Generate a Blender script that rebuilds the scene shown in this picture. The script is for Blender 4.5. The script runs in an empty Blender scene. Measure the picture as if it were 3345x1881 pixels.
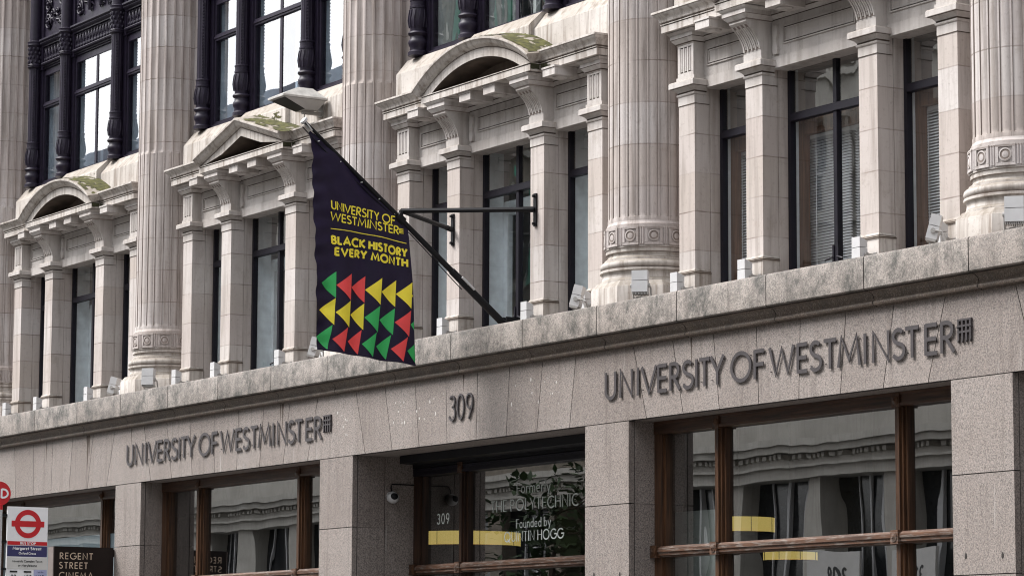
import bpy, math, random
from mathutils import Vector, Matrix
random.seed(7)
S = bpy.context.scene
C = S.collection
R = math.radians
ZO = 4.415                                   # height of the shop lintel soffit above the pavement

# ---------------------------------------------------------------- camera
cam = bpy.data.objects.new('camera', bpy.data.cameras.new('camera')); C.objects.link(cam)
cd = cam.data; cd.sensor_width = 36; cd.lens = 36*9898.6/3345; cd.clip_end = 600; cd.clip_start = .1
_y, _p, _r = -1.01081857, .130195349, .00414261770
_f = Vector((math.sin(_y)*math.cos(_p), math.cos(_y)*math.cos(_p), math.sin(_p)))
_rt = Vector((math.cos(_y), -math.sin(_y), 0)); _up = _rt.cross(_f)
_a = math.cos(_r)*_rt + math.sin(_r)*_up; _b = -math.sin(_r)*_rt + math.cos(_r)*_up
m = Matrix(((_a.x, _b.x, -_f.x), (_a.y, _b.y, -_f.y), (_a.z, _b.z, -_f.z))).to_4x4()
m.translation = (32.262, -17.946, -2.765+ZO)
cam.matrix_world = m
S.camera = cam

# ---------------------------------------------------------------- sky and sun (bright overcast)
SUN_EL, SUN_AZ = 52, 218                      # azimuth measured clockwise from +Y
W = bpy.data.worlds.new('World'); S.world = W; W.use_nodes = True
nt = W.node_tree; nt.nodes.clear()
N = nt.nodes.new; L = nt.links.new
sky = N('ShaderNodeTexSky'); sky.sky_type = 'NISHITA'; sky.sun_disc = False
sky.sun_elevation = R(SUN_EL); sky.sun_rotation = R(SUN_AZ); sky.dust_density = 3
tc = N('ShaderNodeTexCoord'); mp = N('ShaderNodeMapping'); mp.inputs['Scale'].default_value = (1, 1, 2.2)
nz = N('ShaderNodeTexNoise'); nz.inputs['Scale'].default_value = 2.6; nz.inputs['Detail'].default_value = 7
nz.inputs['Roughness'].default_value = .55
cr = N('ShaderNodeValToRGB')
cr.color_ramp.elements[0].position = .30; cr.color_ramp.elements[0].color = (.52, .54, .58, 1)
cr.color_ramp.elements[1].position = .62; cr.color_ramp.elements[1].color = (1, 1, 1, 1)
mu = N('ShaderNodeVectorMath'); mu.operation = 'SCALE'; mu.inputs['Scale'].default_value = 17
mx = N('ShaderNodeMix'); mx.data_type = 'RGBA'; mx.inputs['Factor'].default_value = .88
bg = N('ShaderNodeBackground'); bg.inputs['Strength'].default_value = .1
wo = N('ShaderNodeOutputWorld')
L(tc.outputs['Generated'], mp.inputs['Vector']); L(mp.outputs[0], nz.inputs['Vector'])
dp = N('ShaderNodeVectorMath'); dp.operation = 'DOT_PRODUCT'; dp.inputs[1].default_value = (-.80, -.55, .25)
mr = N('ShaderNodeMapRange'); mr.inputs['From Min'].default_value = -.75; mr.inputs['From Max'].default_value = .9
mr.inputs['To Min'].default_value = 4.2; mr.inputs['To Max'].default_value = 24
L(tc.outputs['Generated'], dp.inputs[0]); L(dp.outputs['Value'], mr.inputs['Value']); L(mr.outputs['Result'], mu.inputs['Scale'])
L(nz.outputs['Fac'], cr.inputs['Fac']); L(cr.outputs['Color'], mu.inputs[0])
L(sky.outputs[0], mx.inputs['A']); L(mu.outputs[0], mx.inputs['B']); L(mx.outputs['Result'], bg.inputs['Color'])
L(bg.outputs[0], wo.inputs['Surface'])
sd = bpy.data.lights.new('sun', 'SUN'); sd.energy = 2.9; sd.angle = R(24); sd.color = (1, .975, .945)
so = bpy.data.objects.new('sun', sd); C.objects.link(so)
_az = R(SUN_AZ); _el = R(SUN_EL)
sv = Vector((math.sin(_az)*math.cos(_el), math.cos(_az)*math.cos(_el), math.sin(_el)))
so.rotation_euler = sv.to_track_quat('Z', 'Y').to_euler(); so.location = (0, -10, 40)
S.view_settings.view_transform = 'Standard'; S.view_settings.look = 'None'; S.view_settings.gamma = 1
S.view_settings.exposure = .86
S.cycles.max_bounces = 8; S.cycles.diffuse_bounces = 3; S.cycles.glossy_bounces = 4
S.cycles.transparent_max_bounces = 10; S.cycles.caustics_reflective = False; S.cycles.caustics_refractive = False
S.cycles.use_denoising = True; S.cycles.filter_width = 1.1

# ---------------------------------------------------------------- materials
def newmat(name):
    m = bpy.data.materials.new(name); m.use_nodes = True
    return m, m.node_tree, m.node_tree.nodes['Principled BSDF']
def plain(name, col, rough=.5, metal=0, noise=.12, nscale=8, bump=0, spec=.5):
    m, t, b = newmat(name)
    b.inputs['Roughness'].default_value = rough; b.inputs['Metallic'].default_value = metal
    b.inputs['Specular IOR Level'].default_value = spec
    g = t.nodes.new('ShaderNodeNewGeometry')
    n = t.nodes.new('ShaderNodeTexNoise'); n.inputs['Scale'].default_value = nscale; n.inputs['Detail'].default_value = 5
    t.links.new(g.outputs['Position'], n.inputs['Vector'])
    r = t.nodes.new('ShaderNodeValToRGB')
    r.color_ramp.elements[0].position = .3; r.color_ramp.elements[1].position = .7
    r.color_ramp.elements[0].color = [c*(1-noise) for c in col]+[1]
    r.color_ramp.elements[1].color = [min(1, c*(1+noise)) for c in col]+[1]
    t.links.new(n.outputs['Fac'], r.inputs['Fac']); t.links.new(r.outputs['Color'], b.inputs['Base Color'])
    if bump:
        bp = t.nodes.new('ShaderNodeBump'); bp.inputs['Strength'].default_value = bump; bp.inputs['Distance'].default_value = .01
        t.links.new(n.outputs['Fac'], bp.inputs['Height']); t.links.new(bp.outputs[0], b.inputs['Normal'])
    return m
class NB:                                      # tiny node-building helper
    def __init__(s, t): s.t = t
    def n(s, typ, **kw):
        x = s.t.nodes.new(typ)
        for k, v in kw.items(): setattr(x, k, v)
        return x
    def l(s, a, b): s.t.links.new(a, b)
    def math(s, op, a, b=None, c=None):
        x = s.n('ShaderNodeMath', operation=op)
        for i, v in enumerate((a, b, c)):
            if v is None: continue
            if isinstance(v, (int, float)): x.inputs[i].default_value = v
            else: s.l(v, x.inputs[i])
        return x.outputs[0]
    def noise(s, vec, scale, detail=5, rough=.55):
        x = s.n('ShaderNodeTexNoise'); x.inputs['Scale'].default_value = scale
        x.inputs['Detail'].default_value = detail; x.inputs['Roughness'].default_value = rough
        s.l(vec, x.inputs['Vector']); return x.outputs['Fac']
    def mapped(s, vec, sc):
        x = s.n('ShaderNodeMapping'); x.inputs['Scale'].default_value = sc; s.l(vec, x.inputs['Vector']); return x.outputs[0]
    def mix(s, f, a, b, mode='MIX'):
        x = s.n('ShaderNodeMix', data_type='RGBA', blend_type=mode)
        for k, v in (('Factor', f), ('A', a), ('B', b)):
            if isinstance(v, (int, float)): x.inputs[k].default_value = v
            elif isinstance(v, tuple): x.inputs[k].default_value = v if len(v) == 4 else v+(1,)
            else: s.l(v, x.inputs[k])
        return x.outputs['Result']
    def ramp(s, f, lo, hi):                    # smooth 0..1 between lo and hi
        x = s.n('ShaderNodeMapRange'); x.inputs['From Min'].default_value = lo; x.inputs['From Max'].default_value = hi
        s.l(f, x.inputs['Value']); return x.outputs['Result']
def stone(name, lo, hi, course=0, off=0, streak=.5, grime=.25):
    m, t, b = newmat(name); q = NB(t)
    pos = q.n('ShaderNodeNewGeometry').outputs['Position']
    oi = q.n('ShaderNodeObjectInfo').outputs['Random']
    big = q.noise(pos, 1.3, 6); fine = q.noise(pos, 22, 6, .65); st = q.noise(q.mapped(pos, (7, 7, .5)), 1.6, 5, .6)
    col = q.mix(q.ramp(big, .3, .7), lo, hi)
    sep = q.n('ShaderNodeSeparateXYZ'); q.l(pos, sep.inputs[0])
    if course:
        zc = q.math('DIVIDE', q.math('SUBTRACT', sep.outputs[2], off+ZO), course)
        idx = q.math('FLOOR', zc)
        wn = q.n('ShaderNodeTexWhiteNoise', noise_dimensions='2D')
        cb = q.n('ShaderNodeCombineXYZ'); q.l(idx, cb.inputs[0]); q.l(q.math('MULTIPLY', oi, 91), cb.inputs[1]); q.l(cb.outputs[0], wn.inputs['Vector'])
        v = wn.outputs['Value']
        col = q.mix(q.math('MULTIPLY', v, .75), col, (lo[0]*.93, lo[1]*.865, lo[2]*.81), 'MIX')
        col = q.mix(q.ramp(wn.outputs['Color'], .0, 1), col, q.mix(.16, col, (.62, .56, .60)), 'MIX')
        fr = q.math('FRACT', zc)
        wob = q.math('MULTIPLY', q.math('SUBTRACT', q.noise(pos, 9, 3), .5), .012)
        d = q.math('MULTIPLY', q.math('MINIMUM', fr, q.math('SUBTRACT', 1, fr)), course)
        j = q.math('MULTIPLY', q.ramp(q.math('ADD', d, wob), .009, .002), q.ramp(q.noise(pos, 2.1, 4), .35, .6))
        col = q.mix(q.math('MULTIPLY', j, .8), col, (.17, .13, .11))
    col = q.mix(q.math('MULTIPLY', q.ramp(st, .47, .68), streak), col, (lo[0]*.58, lo[1]*.54, lo[2]*.51))
    col = q.mix(q.math('MULTIPLY', q.ramp(fine, .56, .74), grime), col, (.20, .16, .14))
    col = q.mix(q.math('MULTIPLY', q.ramp(q.noise(pos, 3.1, 8, .7), .58, .70), grime*.9), col, (.27, .21, .17))
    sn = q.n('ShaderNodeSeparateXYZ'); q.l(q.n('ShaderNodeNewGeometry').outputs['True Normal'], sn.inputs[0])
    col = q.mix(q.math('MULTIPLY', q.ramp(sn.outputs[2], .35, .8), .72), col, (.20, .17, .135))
    q.l(col, b.inputs['Base Color']); b.inputs['Roughness'].default_value = .85; b.inputs['Specular IOR Level'].default_value = .25
    bp = q.n('ShaderNodeBump'); bp.inputs['Strength'].default_value = .35; bp.inputs['Distance'].default_value = .006
    q.l(fine, bp.inputs['Height']); q.l(bp.outputs[0], b.inputs['Normal'])
    return m
def granite(name, base, dark=.0, white=0.):
    m, t, b = newmat(name); q = NB(t)
    pos = q.n('ShaderNodeNewGeometry').outputs['Position']
    vo = q.n('ShaderNodeTexVoronoi'); vo.inputs['Scale'].default_value = 95; q.l(pos, vo.inputs['Vector'])
    sp = q.noise(pos, 70, 4, .75); big = q.noise(pos, 1.1, 6); st = q.noise(q.mapped(pos, (5, 5, .32)), 1.8, 5, .62)
    c0 = tuple(c*.5 for c in base); c1 = tuple(min(1, c*1.6) for c in base)
    col = q.mix(q.ramp(sp, .36, .64), c0, c1)
    g = q.n('ShaderNodeSeparateColor'); q.l(vo.outputs['Color'], g.inputs[0])
    col = q.mix(q.math('MULTIPLY', q.ramp(g.outputs[0], .80, .83), .5), col, (.06, .05, .05))
    col = q.mix(q.math('MULTIPLY', q.ramp(g.outputs[1], .80, .84), .45), col, (.50, .42, .38))
    col = q.mix(q.ramp(big, .3, .7), q.mix(.25, col, (.19, .145, .12)), col)
    at = q.n('ShaderNodeAttribute'); at.attribute_name = 'tint'
    col = q.mix(q.math('MULTIPLY', at.outputs['Fac'], .42), col, q.mix(1, col, (.60, .56, .54), 'MULTIPLY'))
    col = q.mix(q.math('MULTIPLY', q.ramp(st, .52, .72), .5), col, (.11, .088, .078))
    if dark:
        dm = q.math('MULTIPLY', q.ramp(q.noise(q.mapped(pos, (1.6, 1.6, 1.3)), 2.2, 14, .88), .45, .60), dark)
        col = q.mix(dm, col, (.05, .048, .042))
    if white:
        sx = q.noise(q.mapped(pos, (9, 9, .55)), 1.5, 4, .6)
        col = q.mix(q.math('MULTIPLY', q.ramp(sx, .64, .74), white), col, (.52, .50, .48))
    q.l(col, b.inputs['Base Color']); b.inputs['Roughness'].default_value = .6
    bp = q.n('ShaderNodeBump'); bp.inputs['Strength'].default_value = .25; bp.inputs['Distance'].default_value = .004
    q.l(sp, bp.inputs['Height']); q.l(bp.outputs[0], b.inputs['Normal'])
    return m
def wood(name, a, bcol, axis='z', rough=.5, wear=0.):
    m, t, b = newmat(name); q = NB(t)
    pos = q.n('ShaderNodeNewGeometry').outputs['Position']
    sc = (40, 40, 2.2) if axis == 'z' else (2.2, 40, 40)
    g = q.noise(q.mapped(pos, sc), 1, 5, .6)
    col = q.mix(q.ramp(g, .35, .68), a, bcol)
    if wear: col = q.mix(q.math('MULTIPLY', q.ramp(q.noise(q.mapped(pos, (3, 3, 20)), 2, 6, .7), .5, .62), wear), col, (.20, .17, .15))
    q.l(col, b.inputs['Base Color']); b.inputs['Roughness'].default_value = rough
    bp = q.n('ShaderNodeBump'); bp.inputs['Strength'].default_value = .2; bp.inputs['Distance'].default_value = .003
    q.l(g, bp.inputs['Height']); q.l(bp.outputs[0], b.inputs['Normal'])
    return m
def glass(name, f0, tint, wav=.0012, wscale=1.2, rough=0.):
    m, t, b = newmat(name); t.nodes.remove(b); q = NB(t)
    pos = q.n('ShaderNodeNewGeometry').outputs['Position']
    w = q.noise(q.mapped(pos, (1, 1, .45)), wscale, 2, .4)
    bp = q.n('ShaderNodeBump'); bp.inputs['Strength'].default_value = 1; bp.inputs['Distance'].default_value = wav
    q.l(w, bp.inputs['Height'])
    lw = q.n('ShaderNodeLayerWeight'); lw.inputs['Blend'].default_value = .5
    fac = q.math('ADD', f0, q.math('MULTIPLY', 1-f0, q.math('POWER', lw.outputs['Facing'], 5)))
    tr = q.n('ShaderNodeBsdfTransparent'); tr.inputs[0].default_value = tint+(1,)
    gl = q.n('ShaderNodeBsdfGlossy'); gl.inputs['Roughness'].default_value = rough; gl.inputs[0].default_value = (1, 1, 1, 1)
    q.l(bp.outputs[0], gl.inputs['Normal'])
    ms = q.n('ShaderNodeMixShader'); q.l(fac, ms.inputs[0]); q.l(tr.outputs[0], ms.inputs[1]); q.l(gl.outputs[0], ms.inputs[2])
    q.l(ms.outputs[0], t.nodes['Material Output'].inputs['Surface'])
    return m
def emit(name, col, st):
    m, t, b = newmat(name)
    b.inputs['Base Color'].default_value = col+(1,); b.inputs['Emission Color'].default_value = col+(1,)
    b.inputs['Emission Strength'].default_value = st
    return m

M = {}
M['stone'] = stone('portland_stone', (.455, .418, .395), (.61, .576, .556))
M['pier'] = stone('portland_stone_coursed', (.475, .435, .41), (.65, .615, .592), .415, 1.78, streak=.6, grime=.35)
M['shaft'] = stone('portland_stone_drums', (.45, .412, .395), (.605, .568, .553), .457, 2.543, streak=.8, grime=.35)
M['weathered'] = stone('portland_stone_weathered', (.46, .42, .385), (.64, .60, .57), streak=.95, grime=.55)
M['granite'] = granite('pink_grey_granite', (.272, .242, .226), white=.55)
M['coping'] = granite('granite_coping_weathered', (.32, .29, .265), dark=1.0)
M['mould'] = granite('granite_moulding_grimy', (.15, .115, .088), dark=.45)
M['grime'] = plain('soot_and_soffit_shade', (.085, .065, .053), .95, noise=.4, nscale=6)  # soot in joints; also paints shade on the pediment soffits
M['flute'] = plain('thin_dirt_and_shade_lines', (.24, .20, .18), .95, noise=.3, nscale=5)  # thin dirt, and the shadow lines painted along flute edges
M['sootshade'] = stone('sooty_stone_with_shade', (.12, .095, .08), (.19, .155, .135))  # soot plus the shade of the pediment recess, put into the colour
M['mortar'] = plain('dark_mortar', (.035, .03, .028), .9)
M['iron'] = plain('painted_cast_iron', (.017, .0125, .026), .5, noise=.25, nscale=14, bump=.15, spec=.3)
M['frame'] = plain('black_window_paint', (.010, .0085, .015), .5, noise=.2, spec=.3)
M['wood'] = wood('varnished_oak', (.026, .012, .006), (.108, .050, .024), 'z', .42)
M['woodh'] = wood('varnished_oak_rail', (.030, .014, .008), (.10, .046, .024), 'x', .45, wear=.0)
M['woodw'] = wood('weathered_oak_transom', (.04, .018, .010), (.14, .065, .035), 'x', .6, wear=.75)
M['gshop'] = glass('shop_glass', .32, (.80, .84, .82), .0034, .9)
M['gwin'] = glass('old_window_glass', .15, (.95, .98, .99), .0035, 1.7)
M['gtrans'] = glass('dusty_transom_glass', .32, (.86, .88, .86), .004, 2.0)
M['giron'] = glass('coated_window_glass', .25, (.78, .84, .90), .0012, 1.0)
M['white'] = plain('white_powder_coat', (.57, .57, .58), .4, noise=.05)
M['offwhite'] = plain('dirty_white_lamp_hood', (.44, .43, .41), .5, noise=.2, nscale=12)
M['grey'] = plain('grey_plastic', (.36, .35, .34), .5, noise=.08)
M['dark'] = plain('black_steel', (.006, .006, .008), .6, noise=.2, spec=.25)
M['bronze'] = plain('dark_bronze_letter', (.064, .057, .060), .5, 0, noise=.1, spec=.4)
M['purple'] = plain('purple_flag_cloth', (.0135, .008, .031), .5, noise=.2, nscale=5, spec=.24)
M['yellow'] = plain('yellow_print', (.92, .77, .05), .6, noise=.06)
M['green'] = plain('green_print', (.035, .46, .115), .6, noise=.06)
M['red'] = plain('red_print', (.86, .075, .075), .6, noise=.06)
M['moss'] = plain('moss', (.062, .060, .014), .95, noise=.6, nscale=14, bump=.6)
M['algae'] = plain('dark_green_damp_stain', (.045, .046, .022), .9, noise=.5, nscale=18)
M['woodshade'] = wood('shaded_entrance_oak', (.010, .005, .004), (.055, .024, .012), 'z', .45)  # oak of the deep entrance, its shade put into the colour
M['room'] = plain('dark_room_paint', (.055, .055, .055), .9)
M['roomlt'] = plain('pale_room_paint', (.30, .31, .32), .9)
M['jamb'] = plain('pale_grey_jamb_paint', (.80, .86, .90), .6)
M['timber'] = wood('brown_timber_lining', (.055, .026, .015), (.17, .085, .05), 'z', .6)
M['film'] = plain('blue_grey_window_film', (.30, .37, .45), .6, noise=.05)
M['marble'] = stone('pale_veined_board', (.40, .43, .42), (.55, .58, .57), streak=.2, grime=.5)
M['blind'] = plain('pale_blind_slat', (.80, .81, .84), .5, noise=.04)
M['lamp'] = emit('lit_yellow_shade', (1, .74, .22), .33)
M['etch'] = plain('etched_white_lettering', (.80, .86, .84), .6, noise=.04)
M['tflred'] = plain('red_enamel', (.60, .012, .02), .35, noise=.05)
M['tflblue'] = plain('blue_enamel', (.035, .035, .13), .4, noise=.05)
M['tflwhite'] = plain('white_enamel', (.93, .93, .95), .35, noise=.04)
M['tflgrey'] = plain('pale_grey_enamel', (.66, .65, .63), .4, noise=.04)
M['lilac'] = plain('lilac_enamel', (.42, .44, .66), .4, noise=.04)
M['ink'] = plain('black_ink', (.012, .012, .013), .5)
M['brownsign'] = plain('dark_brown_metal_sign', (.012, .007, .006), .5, noise=.15, spec=.25)
M['signside'] = plain('brown_grey_sign_edge', (.19, .155, .145), .5)
M['creamink'] = plain('cream_lettering', (.70, .56, .44), .5)
M['asphalt'] = plain('asphalt', (.05, .05, .052), .9, noise=.3, nscale=30)
M['paving'] = plain('paving_slabs', (.15, .145, .14), .85, noise=.2, nscale=3)
M['oppstone'] = stone('opposite_stone', (.46, .44, .40), (.62, .60, .55), streak=.3, grime=.2)
M['oppbrick'] = plain('opposite_brick', (.22, .19, .155), .9, noise=.25, nscale=4)
M['slate'] = plain('blue_slate_roof', (.10, .12, .17), .7, noise=.25, nscale=3)
M['oppglass'] = plain('opposite_dark_window', (.02, .022, .025), .15)
M['netting'] = plain('green_scaffold_netting', (.03, .20, .13), .8)
M['bark'] = plain('bark', (.07, .05, .035), .9)
M['leaf'] = plain('leaf', (.03, .06, .015), .7, noise=.5, nscale=3)
M['steelpole'] = plain('pale_grey_pole', (.55, .55, .56), .4)

# ---------------------------------------------------------------- mesh helpers
class MB:
    def __init__(s): s.v = []; s.f = []; s.m = []; s.b = []; s.cur = 0; s.blk = 0
    def add(s, vs, fs):
        o = len(s.v); s.v += [tuple(p) for p in vs]; s.f += [tuple(i+o for i in f) for f in fs]; s.m += [s.cur]*len(fs); s.b += [s.blk]*len(fs); return s
    def box(s, x0, x1, y0, y1, z0, z1):
        return s.add([(x0, y0, z0), (x1, y0, z0), (x1, y1, z0), (x0, y1, z0), (x0, y0, z1), (x1, y0, z1), (x1, y1, z1), (x0, y1, z1)],
                     [(0, 3, 2, 1), (4, 5, 6, 7), (0, 1, 5, 4), (1, 2, 6, 5), (2, 3, 7, 6), (3, 0, 4, 7)])
    def block(s, p, ends):                     # hexahedron whose faces listed in ends are mortar (material 1)
        s.hexa(p)
        for e in ends: s.m[len(s.m)-6+e] = 1
        return s
    def hexa(s, p):                            # 8 points: bottom ring 0-3, top ring 4-7
        return s.add(p, [(0, 3, 2, 1), (4, 5, 6, 7), (0, 1, 5, 4), (1, 2, 6, 5), (2, 3, 7, 6), (3, 0, 4, 7)])
    def loft(s, rings, closed=True, caps=True, dark=(), darkj=()):
        n = len(rings[0]); vs = [p for r in rings for p in r]; fs = []
        for i in range(len(rings)-1):
            for j in range(n if closed else n-1):
                a = i*n+j; b = i*n+(j+1) % n; fs.append((a, b, b+n, a+n))
        if caps and closed:
            fs.append(tuple(range(n))[::-1]); fs.append(tuple((len(rings)-1)*n+j for j in range(n)))
        s.add(vs, fs); m = n if closed else n-1; o = len(s.m)-len(fs)
        for i in range(len(rings)-1):
            for j in range(m):
                if i in dark or j in darkj: s.m[o+i*m+j] = 1
        return s
    def prism(s, poly, axis, a, b):            # poly of 2D points extruded along axis
        def P(u, v, w): return {'x': (w, u, v), 'y': (u, w, v), 'z': (u, v, w)}[axis]
        return s.loft([[P(u, v, a) for u, v in poly], [P(u, v, b) for u, v in poly]])
    def lathe(s, prof, cx=0, cy=0, n=32, dark=()):
        rings = []
        for r, z in prof:
            rings.append([(cx+r*math.sin(2*math.pi*j/n), cy-r*math.cos(2*math.pi*j/n), z) for j in range(n)])
        return s.loft(rings, dark=dark)
    def tube(s, pts, r, n=8, caps=True):
        pts = [Vector(p) for p in pts]; rings = []
        up = Vector((0, 0, 1))
        for i, p in enumerate(pts):
            d = (pts[min(i+1, len(pts)-1)]-pts[max(i-1, 0)]).normalized()
            a = d.cross(up) if abs(d.z) < .95 else d.cross(Vector((1, 0, 0)))
            a.normalize(); b = d.cross(a); rr = r[i] if isinstance(r, (list, tuple)) else r
            rings.append([tuple(p+a*rr*math.cos(2*math.pi*j/n)+b*rr*math.sin(2*math.pi*j/n)) for j in range(n)])
        return s.loft(rings, True, caps)
    def ball(s, c, rx, ry, rz, nu=10, nv=7):
        rings = []
        for i in range(nv+1):
            a = math.pi*(i+.02)/(nv+.04); rings.append([(c[0]+rx*math.sin(a)*math.cos(2*math.pi*j/nu), c[1]+ry*math.sin(a)*math.sin(2*math.pi*j/nu), c[2]-rz*math.cos(a)) for j in range(nu)])
        return s.loft(rings)
    def sweep(s, path, prof, closed_prof=True, dark=()):
        """path: plan points (x,y) walked left to right with outside on the right (-y); prof: (offset outward, z), mitred."""
        n = len(path); rings = []
        for i, p in enumerate(path):
            p = Vector(p)
            d0 = (p-Vector(path[i-1])).normalized() if i else None
            d1 = (Vector(path[i+1])-p).normalized() if i < n-1 else None
            d0 = d0 or d1; d1 = d1 or d0
            n0 = Vector((d0.y, -d0.x)); n1 = Vector((d1.y, -d1.x)); b = (n0+n1)
            b = b/(1+n0.dot(n1))
            rings.append([(p.x+b.x*o, p.y+b.y*o, z) for o, z in prof])
        return s.loft(rings, closed_prof, closed_prof, darkj=dark)
    def mesh(s, name, mats, smooth=30):
        me = bpy.data.meshes.new(name); me.from_pydata(s.v, [], s.f)
        for k in mats if isinstance(mats, (list, tuple)) else [mats]: me.materials.append(M[k])
        me.polygons.foreach_set('material_index', s.m)
        if any(s.b):
            at = me.attributes.new('tint', 'FLOAT', 'FACE'); at.data.foreach_set('value', s.b)
        me.update()
        import bmesh
        bm = bmesh.new(); bm.from_mesh(me); bmesh.ops.recalc_face_normals(bm, faces=bm.faces); bm.to_mesh(me); bm.free()
        if smooth:
            me.polygons.foreach_set('use_smooth', [True]*len(me.polygons)); me.set_sharp_from_angle(angle=R(smooth))
        return me
WL = {}
CACHE = {}
def link(name, data, loc, parent=None):
    o = bpy.data.objects.new(name, data); C.objects.link(o); loc = Vector(loc)
    if parent: o.parent = parent; o.location = loc-WL[parent.name]
    else: o.location = loc
    WL[o.name] = loc
    return o
def part(name, fn, mats, parent, loc=(0, 0, 0), key=None, smooth=30):
    """a mesh part; fn draws it in facade coordinates relative to loc (z measured from the lintel soffit)"""
    k = key or (name, fn, tuple(mats) if isinstance(mats, list) else mats)
    if k not in CACHE:
        mb = MB(); fn(mb); CACHE[k] = mb.mesh(name, mats, smooth)
    return link(name, CACHE[k], Vector(loc)+Vector((0, 0, ZO)), parent)
def thing(name, label, cat, loc=(0, 0, 0), group=None):
    o = link(name, None, Vector(loc)+Vector((0, 0, ZO))); o['label'] = label; o['category'] = cat; o.empty_display_size = .2
    if group: o['group'] = group
    return o
def tag(o, label, cat, group=None, kind=None):
    if label: o['label'] = label
    if cat: o['category'] = cat
    if group: o['group'] = group
    if kind: o['kind'] = kind
    return o

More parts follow.
